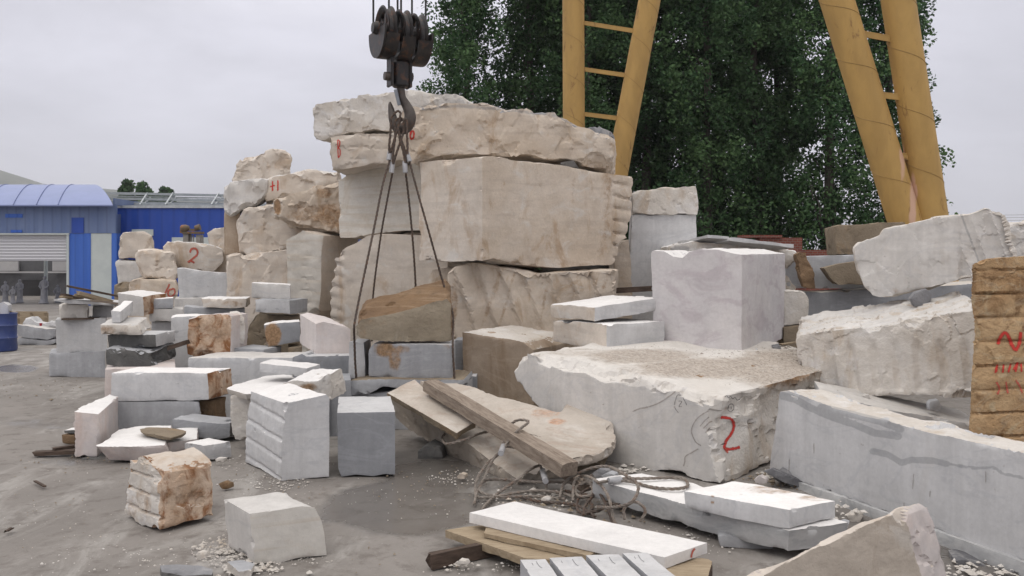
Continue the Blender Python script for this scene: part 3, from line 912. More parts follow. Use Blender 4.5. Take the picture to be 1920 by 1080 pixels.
S('stone_block', 'brownish slanted block under the cracked grey slab', 'stone block',
  [(455, 655), (470, 612), (486, 590), (562, 592), (566, 720), (455, 720)], 11.55, (.0, .6, 0), 'olive', r=.015, chips=10, cs=.06, group=GB, ray=.96)
S('stone_block', 'grey block with an orange broken left half', 'stone block',
  [(495, 609), (530, 605), (562, 603), (563, 640), (530, 645), (500, 650)], 10.6, (.05, .45, 0), 'bluegrey', mt='bright', r=.006, chips=8, cs=.03, stains=[(511, 628, 17, 24, 1.2)], group=GB, ray=.96)
S('stone_block', 'flat grey block between the rusty stone and the orange-ended block', 'stone block',
  [(438, 652), (494, 655), (494, 690), (438, 690)], 10.3, (.1, .45, 0), 'grey', r=.003, chips=3, cs=.02, group=GB)
S('stone_block', 'brownish block carrying the orange-ended grey block', 'stone block',
  [(494, 651), (508, 650), (508, 672), (540, 672), (540, 652), (566, 650), (566, 715), (494, 715)], 10.5, (.0, .5, 0), 'olive', r=.008, chips=5, cs=.03, group=GB, ray=.96)
S('stone_block', 'pale pink block with a stepped notch along its upper edge', 'stone block',
  [(592, 607), (606, 603), (650, 612), (657, 618), (657, 665), (592, 664)], 9.85, (-.29, .5, .07), 'pink', r=.004, rs=.004, chips=4, cs=.02, groove=[dict(where=[1], axis=(.2, 1, 0), period=.14, depth=.03, kind='cut', width=.3)], group=GB)
# ================================================= left rock pile
S('boulder', 'squarish tan boulder on top of the left pile against the blue wall', 'boulder',
  [(225, 445), (230, 436), (272, 433), (283, 438), (288, 466), (286, 487), (252, 485), (224, 484)], 17, (.05, .8, 0), 'cream', r=.03, chips=14, cs=.1, wear=.9, stains=[(280, 452, 6, 12, .5)], group=GB, ray=.96)
S('boulder', 'whitish boulder under the squarish tan one, at the left edge of the pile', 'boulder',
  [(217, 490), (235, 487), (290, 490), (300, 530), (260, 536), (222, 534)], 17, (.05, .9, 0), 'white', r=.02, chips=10, cs=.08, group=GB, ray=.96)
S('boulder', 'cream boulder with a hollowed face in front of the block numbered two', 'boulder',
  [(253, 478), (258, 472), (285, 466), (326, 473), (330, 500), (334, 515), (328, 524), (300, 522), (264, 521), (257, 500)], 16.2, (.1, .8, 0), 'cream', r=.035, fr=2, chips=18, cs=.12, wear=.9, group=GB, ray=.96)
o = S('boulder', 'tan boulder with a red painted number two', 'boulder',
  [(306, 463), (314, 455), (330, 452), (380, 456), (420, 466), (419, 492), (408, 504), (398, 512), (372, 508), (330, 500), (312, 500)], 16.6, (.1, 1.1, 0), 'cream', mt='white', r=.02, chips=16, cs=.1, wear=.8, group=GB, ray=.96)
mark(o, [[(356, 474), (359, 467), (366, 466), (370, 471), (369, 478), (360, 486), (353, 492), (357, 489), (365, 493)]], 5.5, 'palered')
o = S('boulder', 'brownish boulder with a red painted ten', 'boulder',
  [(244, 528), (262, 523), (330, 525), (334, 540), (331, 560), (326, 580), (320, 660), (240, 660), (238, 560)], 16, (.1, .9, 0), 'beige', r=.02, chips=14, cs=.1, wear=.8, group=GB, ray=.96)
mark(o, [[(318, 532), (312, 545), (306, 556)], [(324, 542), (317, 544), (315, 552), (320, 556), (327, 551), (327, 543), (322, 541)]], 4.5, 'palered')
S('boulder', 'small dark brown stone squeezed under the left edge of the pile', 'boulder',
  [(215, 536), (230, 530), (246, 531), (246, 655), (214, 655)], 16.6, (.0, .7, 0), 'olive', r=.02, chips=8, cs=.08, group=GB, ray=.96)
S('boulder', 'pale grey boulder peeking out between the tan boulder and the tall pile', 'boulder',
  [(389, 437), (400, 430), (420, 426), (430, 470), (426, 480), (392, 478)], 17.4, (.2, .8, 0), 'cream', r=.03, chips=10, cs=.1, group=GB, ray=.96)
S('boulder', 'brown crumbled boulder in the gap right of the block numbered two', 'boulder',
  [(396, 476), (424, 470), (432, 520), (432, 660), (390, 660), (400, 512)], 16.8, (.1, .7, 0), 'beige', r=.03, chips=10, cs=.1, group=GB, ray=.96)
# ================================================= tall pile left of the hook
S('boulder', 'jagged pale boulder on the very top of the left tall pile', 'boulder',
  [(437, 335), (444, 315), (452, 298), (468, 292), (482, 285), (497, 280), (512, 277), (534, 279), (543, 286), (546, 310), (546, 342), (437, 340)], 15.6, (.2, .9, 0), 'cream', r=.04, fr=2.2, chips=20, cs=.12, wear=.7, group=GB, ray=.96)
S('boulder', 'white knobbly boulder below the jagged one, at the outer edge of the tall pile', 'boulder',
  [(420, 344), (440, 337), (470, 335), (502, 337), (500, 372), (482, 385), (460, 384), (445, 398), (430, 405), (421, 398)], 15.0, (.2, 1.0, 0), 'white', r=.035, fr=2, chips=18, cs=.12, wear=.9, group=GB, ray=.96)
o = S('boulder', 'whitish boulder with a red plus one painted on it', 'boulder',
  [(496, 338), (515, 329), (550, 325), (580, 319), (603, 318), (638, 322), (642, 344), (600, 356), (560, 365), (520, 372), (498, 378)], 15.05, (.3, 1.2, .05), 'cream', mt='white', r=.03, fr=2, chips=16, cs=.1, wear=.8, group=GB, ray=.96)
mark(o, [[(506, 350), (516, 347)], [(511, 338), (511, 360)], [(521, 336), (521, 359)]], 3.6, 'redpaint')
S('boulder', 'orange tinted sawn block under the white knobbly boulder', 'boulder',
  [(420, 395), (450, 392), (455, 478), (421, 478)], 15.3, (.5, .7, 0), 'tan', r=.008, chips=5, cs=.05, group=GB, ray=.96)
S('boulder', 'grey cream boulder with scooped face in the middle of the left tall pile', 'boulder',
  [(443, 412), (462, 392), (490, 382), (515, 379), (548, 380), (640, 400), (640, 445), (556, 466), (520, 470), (490, 476), (464, 482), (449, 470)], 14.6, (.2, 1.2, 0), 'cream', r=.03, fr=1.8, chips=18, cs=.14, wear=.8, group=GB, ray=.96)
S('boulder', 'brown crusted boulder jutting out to the left of the big grey block', 'boulder',
  [(513, 377), (530, 371), (560, 362), (588, 352), (612, 346), (642, 341), (650, 345), (650, 434), (610, 428), (575, 420), (540, 415), (517, 402)], 13.4, (.3, 1.4, 0), 'beige', r=.045, fr=2.5, chips=26, cs=.12, wear=.6,
  stains=[(520, 388, 7, 18, 1.1), (580, 400, 50, 20, .65), (620, 405, 34, 28, .75), (606, 362, 18, 12, .7)], group=GB, ray=.96)
S('stone_block', 'cream block with rough left edge at the base of the left tall pile', 'stone block',
  [(424, 480), (450, 474), (456, 482), (470, 476), (545, 468), (548, 690), (426, 690)], 14.3, (.2, 1.1, 0), 'cream', r=.02, chips=14, cs=.1, group=GB, ray=.96)
S('stone_block', 'tall cream block with a ridged left part and a dark sawn right side', 'stone block',
  [(537, 450), (555, 440), (567, 431), (585, 436), (607, 441), (603, 470), (602, 540), (598, 584), (580, 596), (578, 706), (538, 706)], 13.2, (.38, .85, .0), 'bedded', ms='cream', r=.012, rs=.006, chips=14, cs=.08,
  groove=[dict(where=[-1], axis=(.15, 0, 1), period=.17, depth=.018, px=(560, 595), width=.15)], group=GB)
S('stone_block', 'large smooth grey block behind the hanging wire ropes', 'stone block',
  [(634, 341), (665, 318), (720, 309), (800, 303), (802, 432), (750, 432), (720, 437), (690, 437), (668, 445), (636, 446)], [(634, 12.9), (800, 12.4)], (.2, 1.5, .0), 'bedded', ms='cream', r=.006, chips=10, cs=.07, wear=.5,
  re={5: .03, 6: .03, 7: .03}, stains=None, darks=[([(643, 415), (655, 402), (668, 398)], 1, .35), ([(690, 390), (692, 370), (702, 355)], 1, .35)], group=GB)
S('stone_block', 'large cream block with a notched left edge below the smooth grey one', 'stone block',
  [(627, 482), (640, 470), (650, 462), (672, 452), (690, 441), (725, 438), (800, 440), (840, 440), (840, 712), (618, 712), (618, 560)], [(618, 12.6), (830, 12.1)], (.2, 1.4, .0), 'cream', r=.01, rs=.012, chips=12, cs=.07,
  groove=[dict(where=[-1], axis=(.25, 0, 1), period=.15, depth=.05, px=(600, 648), width=.3), dict(where=[9, 10, 0], axis=(0, 0, 1), period=.15, depth=.05, width=.3)], group=GB)
# ================================================= the tall main stack
S('stone_block', 'big whitish slab forming the top left of the main stack', 'stone block',
  [(585, 202), (600, 194), (615, 189), (640, 181), (675, 177), (700, 174), (745, 171), (790, 172), (835, 176), (862, 180), (872, 188), (880, 240), (735, 244), (700, 243), (660, 250), (625, 257), (605, 262), (589, 259), (586, 230)], 12.5, (.25, 1.5, .03), 'chalk', mt='white', r=.028, fr=1.9, chips=30, cs=.12, wear=.7, step=.034,
  group=GB)
o = S('stone_block', 'cream slab with a white end marked by a red painted letter B', 'stone block',
  [(615, 257), (640, 251), (750, 250), (765, 300), (745, 303), (712, 306), (690, 310), (655, 316), (640, 319), (618, 318)], 12.15, (.1, 1.4, 0), 'cream', r=.018, chips=14, cs=.08, groove=[dict(where=[-1], axis=(.05, 0, 1), period=.16, depth=.02, px=(650, 760), kind='ledge')], stains=[(700, 270, 50, 8, .25)], group=GB)
mark(o, [[(633, 262), (633.5, 280), (634, 296)], [(633, 262), (637, 265), (636.5, 273), (634, 277)], [(634, 277), (637.5, 281), (637.5, 291), (634, 296)]], 2.6, 'redpaint')
mark(o, [[(628, 272), (632, 271)]], 1.6, 'ink', 'marker_note')
o = S('stone_block', 'long rough beige slab on top of the main stack with a red painted six', 'stone block',
  [(752, 208), (762, 196), (790, 202), (830, 193), (870, 194), (905, 191), (958, 204), (1000, 208), (1048, 213), (1070, 226), (1086, 236), (1110, 243), (1140, 252), (1152, 262), (1153, 285), (1149, 303), (1134, 315), (1108, 312), (1070, 300), (1030, 298), (985, 290), (940, 289), (880, 290), (838, 292), (818, 296), (800, 303), (770, 304), (752, 296)],
  [(752, 11.5), (1153, 12.2)], (.2, 1.6, .0), 'beige', mt='slate', r=.03, fr=2.2, chips=34, cs=.14, wear=.6, step=.032,
  darks=[([(790, 205), (860, 198), (960, 207), (1045, 216), (1080, 236)], 5, .62)], stains=[(920, 235, 12, 40, .45), (1075, 262, 40, 14, .3)], group=GB)
mark(o, [[(774, 230), (770, 245), (769, 255)], [(769, 255), (772, 246), (776, 248), (775, 258), (771, 261), (769, 255)]], 4.2, 'redpaint')
S('stone_flake', 'dark slaty flake lying on the right end of the long rough slab', 'stone flake',
  [(1090, 243), (1115, 239), (1145, 247), (1148, 256), (1120, 256), (1095, 250)], 12.25, (.1, .5, 0), 'slate', r=.02, chips=10, cs=.05)
S('stone_offcut', 'small packing stone wedged under the long rough slab near its right end', 'stone offcut',
  [(1050, 304), (1075, 302), (1082, 314), (1050, 313)], 12.0, (.05, .25, 0), 'dark', r=.012, chips=5, cs=.03)
S('stone_block', 'huge beige block with saw notches down its right edge, centre of the main stack', 'stone block',
  [(904, 294), (935, 293), (960, 300), (1010, 303), (1060, 311), (1120, 322), (1188, 331), (1190, 345), (1184, 375), (1187, 400), (1176, 446), (1160, 455), (1158, 480), (1150, 496), (1090, 499), (1050, 503), (1000, 499), (960, 495), (925, 484), (904, 489)], [(904, 11), (1190, 12.4)], (-.83, .62, .0), 'beige', ms='cream', r=.007, rs=.006,
  re={6: .02, 7: .02, 8: .02, 9: .03, 10: .03, 17: .02, 18: .02}, chips=16, cs=.1, wear=.6, step=.022,
  groove=[dict(where=[-1], axis=(.22, 0, 1), period=.165, depth=.06, px=(1148, 1215), width=.15, wander=.03)],
  stains=[(1160, 470, 26, 24, .35), ([(1076, 312), (1072, 400), (1074, 440)], 5, .36), ([(1012, 303), (1015, 380)], 4, .3), ([(1142, 328), (1136, 400), (1126, 480)], 10, .44), ([(905, 462), (960, 468), (1050, 474)], 4, .25), ([(905, 484), (1000, 497), (1100, 496)], 4, .4)], darks=None, group=GB)
S('stone_block', 'wide beige block with slanting wedge flutes at the base of the main stack', 'stone block',
  [(838, 512), (850, 502), (880, 494), (915, 497), (950, 500), (985, 508), (1005, 512), (1060, 509), (1110, 507), (1155, 508), (1153, 560), (1151, 745), (846, 745), (842, 580)], 11.25, (.2, 1.4, 0), 'beige', r=.018, fr=2.4, chips=16, cs=.1, wear=.5, step=.028, facet=.35,
  groove=[dict(where=[-1], axis=(1, 0, .32), period=.27, depth=.10, kind='saw', wander=.05), dict(where=[-1], axis=(1, 0, .3), period=.47, depth=.03, wander=.1, width=.1)], stains=[(852, 560, 8, 50, .6), ([(940, 506), (905, 610)], 5, .5), ([(965, 510), (936, 612)], 4, .5), ([(1030, 515), (1012, 605)], 4, .5), ([(1085, 512), (1064, 600)], 4, .45), ([(1140, 512), (1125, 560)], 5, .5)], group=GB)
S('stone_block', 'small pinkish beige block behind the brown hoisted stone', 'stone block',
  [(803, 520), (810, 505), (846, 502), (852, 600), (852, 745), (795, 745), (797, 560)], 11.6, (.1, .8, 0), 'beige', r=.01, chips=8, cs=.06, group=GB)
S('stone_block', 'tan sawn block with a dusty top beside the hoisted stones', 'stone block',
  [(866, 622), (885, 624), (915, 629), (950, 634), (980, 641), (1000, 656), (1002, 772), (868, 772)], 10.2, (.62, 1.25, 0), 'tan', mt='chalk', r=.008, rs=.012, chips=14, cs=.05, wear=.6, step=.022, group=GB)
S('stone_block', 'narrow upright blue grey slab between the hoisted stones and the tan block', 'stone slab',
  [(849, 637), (868, 637), (868, 760), (849, 760)], 10.55, (.05, .4, 0), 'bluegrey', r=.002, chips=2, cs=.02, group=GS)
S('stone_block', 'small blue grey block at the foot of the tan block', 'stone block',
  [(864, 705), (894, 705), (894, 785), (864, 785)], 9.9, (.0, .25, 0), 'bluegrey', mt='cool', r=.002, chips=2, cs=.02, group=GB)
# ================================================= hoisted stones
S('boulder', 'brown boulder with a fibrous rust coloured top held by the wire rope sling', 'boulder',
  [(668, 612), (676, 600), (692, 596), (730, 588), (780, 576), (820, 564), (838, 560), (847, 570), (847, 640), (800, 642), (740, 640), (700, 638), (676, 634), (668, 626)], [(668, 9.15), (847, 9.3)], (-.06, .72, .19), 'drab', ms='fibre', r=.012, rs=.016, facet=.3, fr=4, chips=16, cs=.06, wear=.9, wk=6, step=.018,
  stains=[(700, 606, 30, 8, .5), (680, 620, 10, 22, .45)])
S('stone_block', 'grey white block with a tan broken corner under the brown hoisted boulder', 'stone block',
  [(690, 656), (700, 645), (730, 645), (848, 646), (848, 711), (800, 712), (740, 711), (690, 706)], 9.2, (.0, .55, 0), 'grey', mt='cool', r=.004, rs=.004, chips=8, cs=.05,
  stains=[(722, 655, 22, 16, .9), (740, 672, 14, 26, .75), (755, 655, 18, 10, .7), (836, 650, 12, 8, .4)], group=GB)
S('stone_slab', 'upright light grey slab left of the tan-cornered block under the sling', 'stone slab',
  [(655, 641), (682, 642), (686, 709), (652, 711)], 9.32, (.0, .45, 0), 'cool', ms='grey', r=.002, chips=3, cs=.02, group=GS)
S('stone_slab', 'broken edged grey slab carrying the hoisted stones', 'stone slab',
  [(652, 714), (700, 711), (870, 711), (872, 722), (800, 722), (760, 730), (715, 724), (690, 738), (652, 742)], 9.05, (.05, .75, 0), 'grey', mt='olive', r=.012, chips=10, cs=.04, group=GS)
S('stone_block', 'grey block at the very bottom under the hoisted stones', 'stone block',
  [(650, 742), (760, 732), (872, 724), (872, 805), (650, 805)], 9.1, (.05, .7, 0), 'grey', r=.004, chips=4, cs=.03, group=GB)
# ================================================= dusty slab heap in the centre
PL = [(728, 735, 8.6), (1000, 890, 6.9), (1155, 820, 7.55)]


def lift(dz):
    out = []
    for x, y, d in PL:
        z = H - (y - CY) / F * d + dz
        out.append((x, y, (H - z) * F / (y - CY)))
    return out


S('stone_slab', 'thick grey slab tilted to the ground under the broad beige slab', 'stone slab',
  [(726, 738), (790, 728), (900, 790), (1000, 850), (1052, 876), (1025, 884), (972, 899), (934, 875), (880, 833)], PL, (.0, .16, -.26), 'dusty', ms='taupe', r=.006, rs=.014, chips=18, cs=.06, taper=(.93, 1), stains=[(940, 845, 40, 14, .3)],
  darks=[(790, 800, 5, 12, .5), (800, 795, 4, 10, .5)], group=GS)
S('stone_slab', 'broad beige slab with a wavy broken far edge, tilted under the old beams', 'stone slab',
  [(786, 712), (815, 716), (850, 718), (880, 724), (910, 735), (935, 745), (970, 752), (1000, 760), (1050, 773), (1066, 757), (1092, 753), (1104, 766), (1108, 775), (1138, 784), (1150, 798), (1155, 815), (1148, 836), (1120, 852), (1060, 867), (1000, 838), (920, 795), (840, 745)], lift(.04), (.0, .06, -.09), 'dusty', ms='cream', r=.006, rs=.015, chips=24, cs=.05, wear=.5, step=.02,
  stains=[(1020, 775, 36, 10, .55), (1045, 790, 20, 8, .6)], group=GS)
S('stone_slab', 'narrow white dusted strip of slab at the left side of the tilted heap', 'stone slab',
  [(724, 735), (752, 722), (778, 710), (790, 720), (892, 790), (880, 797), (856, 812), (790, 773)], lift(.07), (.0, .02, -.06), 'dusty', ms='olive', mt=None, r=.006, rs=.006, chips=8, cs=.03, darks=None, group=GS)
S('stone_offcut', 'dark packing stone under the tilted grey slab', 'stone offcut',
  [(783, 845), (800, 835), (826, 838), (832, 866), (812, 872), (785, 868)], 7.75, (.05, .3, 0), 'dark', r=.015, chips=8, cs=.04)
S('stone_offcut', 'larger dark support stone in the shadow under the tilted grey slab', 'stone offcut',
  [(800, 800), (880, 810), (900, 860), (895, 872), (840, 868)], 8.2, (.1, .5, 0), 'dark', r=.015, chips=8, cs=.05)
S('stone_offcut', 'brown rough stone under the far right end of the broad beige slab', 'stone offcut',
  [(1060, 866), (1110, 850), (1146, 832), (1140, 850), (1125, 880), (1090, 892), (1068, 890)], 7.35, (.1, .5, 0), 'olive', r=.015, chips=8, cs=.05)
# ================================================= big front block and what stands on it
o = S('stone_block', 'big white front block with a red painted number two on its corner', 'stone block',
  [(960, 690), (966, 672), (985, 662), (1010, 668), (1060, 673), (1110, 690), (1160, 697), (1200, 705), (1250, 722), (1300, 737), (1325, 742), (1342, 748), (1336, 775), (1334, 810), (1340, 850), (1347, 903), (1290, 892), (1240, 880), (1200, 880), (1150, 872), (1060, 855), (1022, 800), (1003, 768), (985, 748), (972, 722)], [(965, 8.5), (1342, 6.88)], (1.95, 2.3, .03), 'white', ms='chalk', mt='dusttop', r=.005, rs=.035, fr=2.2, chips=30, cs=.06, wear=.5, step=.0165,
  re={22: .03, 23: .03, 24: .03, 0: .03, 1: .03, 2: .008, 3: .008, 4: .008, 5: .008, 6: .008, 7: .008, 8: .008, 9: .008, 10: .01}, bevels=[([3, 4, 5, 6, 7, 8, 9, 10], .065), ([11, 12, 13, 14], .055), ([0, 1, 22, 23], .05)], bmat='dusttop', darks=None, stains=[(1180, 870, 60, 14, .2), (1330, 690, 170, 22, .95), (1450, 690, 90, 40, .95), (1200, 668, 120, 16, .9), (1080, 660, 70, 9, .6)], group=GB)
mark(o, [[(1351, 783), (1362, 783), (1373, 788), (1376, 800), (1370, 815), (1361, 828), (1359, 840), (1370, 842), (1388, 838)]], 7.2, 'redpaint')
mark(o, [[(1359, 838), (1365, 850)]], 6, 'palered', 'paint_run')
mark(o, [[(1277, 742), (1270, 741), (1266, 752), (1264, 760)], [(1280, 745), (1286, 756), (1287, 760)], [(1265, 764), (1268, 769), (1272, 774)], [(1272, 752), (1278, 753), (1273, 762), (1279, 762)]], 1.5, 'ink', 'marker_note')
mark(o, [[(1359, 744), (1363, 742), (1366, 746), (1370, 743), (1374, 748), (1378, 745), (1382, 750), (1388, 748)], [(1368, 758), (1374, 758), (1376, 766), (1370, 772), (1365, 768), (1367, 760), (1370, 757)], [(1371, 762), (1371, 768)]], 1.6, 'ink', 'marker_note')
mark(o, [[(1330, 770), (1318, 776), (1306, 786), (1298, 800), (1297, 812), (1304, 828), (1315, 836)], [(1312, 800), (1322, 788), (1330, 782)], [(1318, 804), (1330, 792), (1336, 790)], [(1322, 812), (1333, 800)]], 3, 'crack', 'scratch_mark')
mark(o, [[(1310, 841), (1296, 849), (1285, 856), (1284, 866), (1281, 875)]], 3.2, 'crack', 'scratch_mark')
mark(o, [[(1185, 772), (1200, 766), (1215, 763), (1240, 753), (1268, 733)]], 3, 'crack', 'scratch_mark')
S('stone_slab', 'lower of the two white slabs lying on the big front block', 'stone slab',
  [(1036, 600), (1070, 602), (1137, 608), (1137, 668), (1122, 664), (1105, 655), (1070, 648), (1037, 640)], [(1036, 9.9), (1137, 9.1)], (.66, .44, .0), 'cream', ms='cool', mt='bright', r=.008, rs=.004, re={3: .02, 4: .02}, chips=9, cs=.05, group=GS)
S('stone_slab', 'upper of the two white slabs lying on the big front block', 'stone slab',
  [(1030, 570), (1070, 572), (1115, 576), (1115, 603), (1080, 598), (1032, 595)], [(1030, 10), (1115, 9.25)], (.76, .46, .085), 'cream', ms='cool', mt='bright', r=.006, rs=.003, chips=8, cs=.04, stains=[(1080, 585, 10, 8, .3), (1100, 588, 12, 8, .4)], group=GS)
S('stone_block', 'big lilac tinted white cube with a wavy top standing on the front block', 'stone block',
  [(1221, 476), (1224, 470), (1245, 471), (1262, 481), (1280, 484), (1292, 472), (1312, 467), (1345, 467), (1372, 474), (1391, 477), (1391, 667), (1300, 661), (1226, 657), (1223, 560)], [(1226, 9.68), (1391, 9.15)], (1.03, 1.95, .02), 'lilac', mt='bright', r=.0025, rs=.004, re={0: .01, 1: .012, 2: .012, 3: .012, 4: .012, 5: .012, 6: .012}, chips=4, cs=.03, wear=.4, step=.024, group=GB)
S('stone_offcut', 'small white packing stone under the right edge of the lilac white cube', 'stone offcut',
  [(1404, 660), (1421, 655), (1421, 670), (1408, 673)], 9.2, (.05, .2, 0), 'cool', r=.006, chips=4, cs=.02)
S('stone_offcut', 'dark flat stone lying right of the lilac white cube on the rubble', 'stone offcut',
  [(1447, 650), (1462, 646), (1470, 662), (1455, 664)], 9.4, (.05, .2, 0), 'slate', r=.008, chips=4, cs=.02)
# ================================================= behind the front block
S('stone_block', 'tall white sawn block in the gap before the poplars, under a rough grey cap', 'stone block',
  [(1184, 402), (1305, 402), (1307, 425), (1304, 640), (1178, 640), (1180, 500)], 13, (.1, 1.0, 0), 'cool', r=.004, chips=6, cs=.05, group=GB)
S('stone_block', 'rough grey cap block on top of the tall white sawn block', 'stone block',
  [(1184, 362), (1200, 356), (1240, 352), (1304, 350), (1308, 365), (1310, 385), (1307, 402), (1186, 402)], 12.95, (.1, 1.0, 0), 'chalk', r=.02, chips=14, cs=.07, stains=None, darks=[(1240, 378, 60, 16, .36)], group=GB)
S('stone_block', 'narrow beige block squeezed between the main stack and the tall white block', 'stone block',
  [(1152, 470), (1165, 455), (1180, 448), (1186, 520), (1186, 650), (1148, 650)], 12.7, (.0, .7, 0), 'beige', r=.008, chips=6, cs=.05, group=GB)
S('stone_slab', 'rough grey slab lying behind the lilac white cube', 'stone slab',
  [(1256, 463), (1275, 458), (1300, 452), (1340, 457), (1400, 462), (1450, 466), (1492, 472), (1496, 480), (1490, 560), (1258, 560)], 12.2, (.0, .9, 0), 'chalk', mt='bright', r=.02, chips=16, cs=.05, darks=[(1275, 467, 22, 9, .7)], group=GS)
S('stone_slab', 'thin white slab with its left end raised on the rough grey slab', 'stone slab',
  [(1327, 440), (1368, 443), (1368, 449), (1327, 446)], 12.0, (-.3, .6, -.08), 'cool', mt='bright', r=.002, chips=2, cs=.015, group=GS)
S('stone_slab', 'long thin white slab sloping down to the right behind the lilac cube', 'stone slab',
  [(1369, 444), (1488, 458), (1488, 465), (1369, 452)], 11.95, (-.3, .6, -.06), 'cool', mt='bright', r=.002, chips=2, cs=.015, group=GS)
S('stone_block', 'wide grey white block with a joint line right of the lilac cube', 'stone block',
  [(1470, 482), (1560, 479), (1665, 477), (1665, 541), (1470, 541)], 12.2, (.0, .7, 0), 'grey', r=.003, chips=5, cs=.04, darks=[([(1525, 511), (1560, 511)], 1, .5)], group=GB)
S('stone_block', 'brown rough stone leaning upright against the wide grey white block', 'stone block',
  [(1491, 477), (1500, 471), (1512, 474), (1518, 495), (1526, 512), (1528, 541), (1507, 539), (1500, 510)], 11.8, (.05, .28, 0), 'brown', r=.02, chips=10, cs=.05, group=GB)
S('stone_block', 'drab brown wedge leaning beside the white fluted rock', 'stone block',
  [(1546, 503), (1580, 494), (1625, 488), (1660, 490), (1660, 536), (1610, 534), (1572, 534), (1560, 525)], 11.6, (.1, .5, 0), 'olive', r=.008, chips=6, cs=.04, group=GB)
S('stone_block', 'brown grey block between the yellow crane leg and the white fluted rock', 'stone block',
  [(1565, 425), (1575, 422), (1620, 422), (1650, 417), (1700, 415), (1700, 479), (1570, 478)], 12.6, (.1, .7, 0), 'olive', r=.015, chips=8, cs=.06, groove=[dict(where=[-1], axis=(1, 0, .5), period=.2, depth=.02, px=(1560, 1612))], group=GB)
S('stone_block', 'small white grooved block right beside the lilac cube', 'stone block',
  [(1470, 545), (1500, 545), (1512, 548), (1518, 562), (1516, 609), (1470, 611)], 11.0, (.0, .5, 0), 'chalk', r=.01, chips=6, cs=.04, groove=[dict(where=[-1], axis=(1, 0, 0), period=.1, depth=.025, kind='scallop', wander=.01)], group=GB)
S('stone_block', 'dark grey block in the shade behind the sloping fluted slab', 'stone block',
  [(1480, 545), (1540, 548), (1600, 544), (1700, 541), (1860, 528), (1860, 700), (1480, 700)], 11.9, (.0, .6, 0), 'bluegrey', mt='chalk', r=.008, chips=8, cs=.05, group=GB)
S('stone_block', 'brown stone under the small grooved block', 'stone block',
  [(1470, 615), (1500, 611), (1535, 614), (1535, 690), (1470, 690)], 10.9, (.0, .5, 0), 'olive', r=.015, chips=6, cs=.04, group=GB)
# ================================================= right hand side
S('stone_block', 'sloping white block with vertical drill flutes on its long front face', 'stone block',
  [(1497, 640), (1503, 629), (1560, 621), (1640, 613), (1700, 604), (1770, 594), (1840, 580), (1840, 748), (1790, 744), (1760, 745), (1700, 738), (1640, 741), (1600, 738), (1560, 731), (1518, 724), (1505, 700)], [(1500, 8.6), (1830, 7.5)], (.32, 1.0, .11), 'chalk', mt='white', r=.012, rs=.03, fr=3, chips=22, cs=.07, wear=.6, step=.0155,
  groove=[dict(where=[-1], axis=(.85, -.45, .12), period=.19, depth=.05, width=.24, py=(634, 735), wander=.03)], stains=[(1690, 690, 60, 20, .25), (1600, 650, 8, 10, .3)], group=GB)
S('stone_offcut', 'dark grey packing stone between the two white fluted rocks', 'stone offcut',
  [(1706, 560), (1716, 548), (1738, 541), (1747, 552), (1745, 568), (1728, 579), (1714, 576)], 8.35, (.05, .16, 0), 'slate', r=.008, chips=6, cs=.03)
S('boulder', 'white rock with a flat face and fluted right part on top of the sloping block', 'boulder',
  [(1601, 462), (1608, 455), (1630, 447), (1650, 441), (1656, 430), (1690, 423), (1730, 415), (1790, 403), (1818, 400), (1845, 389), (1856, 391), (1866, 400), (1880, 398), (1892, 430), (1904, 478), (1908, 500), (1840, 514), (1810, 522), (1760, 536), (1700, 548), (1650, 556), (1636, 553), (1622, 535), (1608, 505)], [(1601, 8.9), (1908, 8.05)], (.35, .85, -.02), 'white', ms='chalk', r=.012, rs=.02, fr=2.2, chips=18, cs=.07, wear=.6, step=.0155,
  groove=[dict(where=[-1], axis=(.9, -.3, .3), period=.15, depth=.075, px=(1796, 1915), kind='scallop', wander=.02)], stains=[(1720, 545, 90, 9, .36)], darks=[([(1802, 402), (1835, 490)], 2.5, .8)], group=GB)
o = S('stone_block', 'orange brown block with rounded horizontal courses at the right picture edge', 'stone block',
  [(1822, 497), (1832, 489), (1850, 485), (1900, 482), (2060, 480), (2060, 945), (1818, 945), (1816, 800), (1820, 700), (1826, 620), (1820, 560)], 6.35, (.62, .9, 0), 'orange', ms='orange', r=.012, rs=.012, chips=14, cs=.05, wear=.6, step=.0125,
  groove=[dict(where=[-1, 6, 7, 8, 9, 10], axis=(-.03, 0, 1), period=.168, depth=.05, kind='ledge', phase=.02, wander=.015, width=.86)], group=GB)
mark(o, [[(1871, 646), (1876, 632), (1884, 624), (1891, 632), (1898, 648), (1906, 655), (1912, 640), (1914, 622)]], 9, 'redpaint')
mark(o, [[(1866, 700), (1870, 684), (1868, 698)], [(1880, 700), (1882, 682)], [(1890, 700), (1896, 680)], [(1900, 694), (1908, 680), (1904, 698)], [(1914, 680), (1916, 700)]], 5, 'redpaint')
mark(o, [[(1868, 716), (1874, 728), (1870, 740)], [(1886, 714), (1890, 740)], [(1904, 712), (1912, 724), (1917, 738)]], 5, 'palered')
S('boulder', 'greyish white rough rock behind the orange block at the right edge', 'boulder',
  [(1884, 436), (1900, 420), (1960, 414), (1990, 430), (1990, 560), (1884, 560), (1888, 470)], 9.7, (.1, .8, 0), 'chalk', r=.03, chips=12, cs=.08, darks=[(1905, 432, 24, 12, .5)], group=GB)
S('stone_slab', 'white slab in the dark gap beneath the sloping fluted block', 'stone slab',
  [(1545, 742), (1600, 752), (1680, 770), (1760, 784), (1840, 798), (1840, 900), (1545, 880)], 7.55, (.15, .7, .03), 'cool', mt='white', r=.01, chips=8, cs=.04, group=GS)
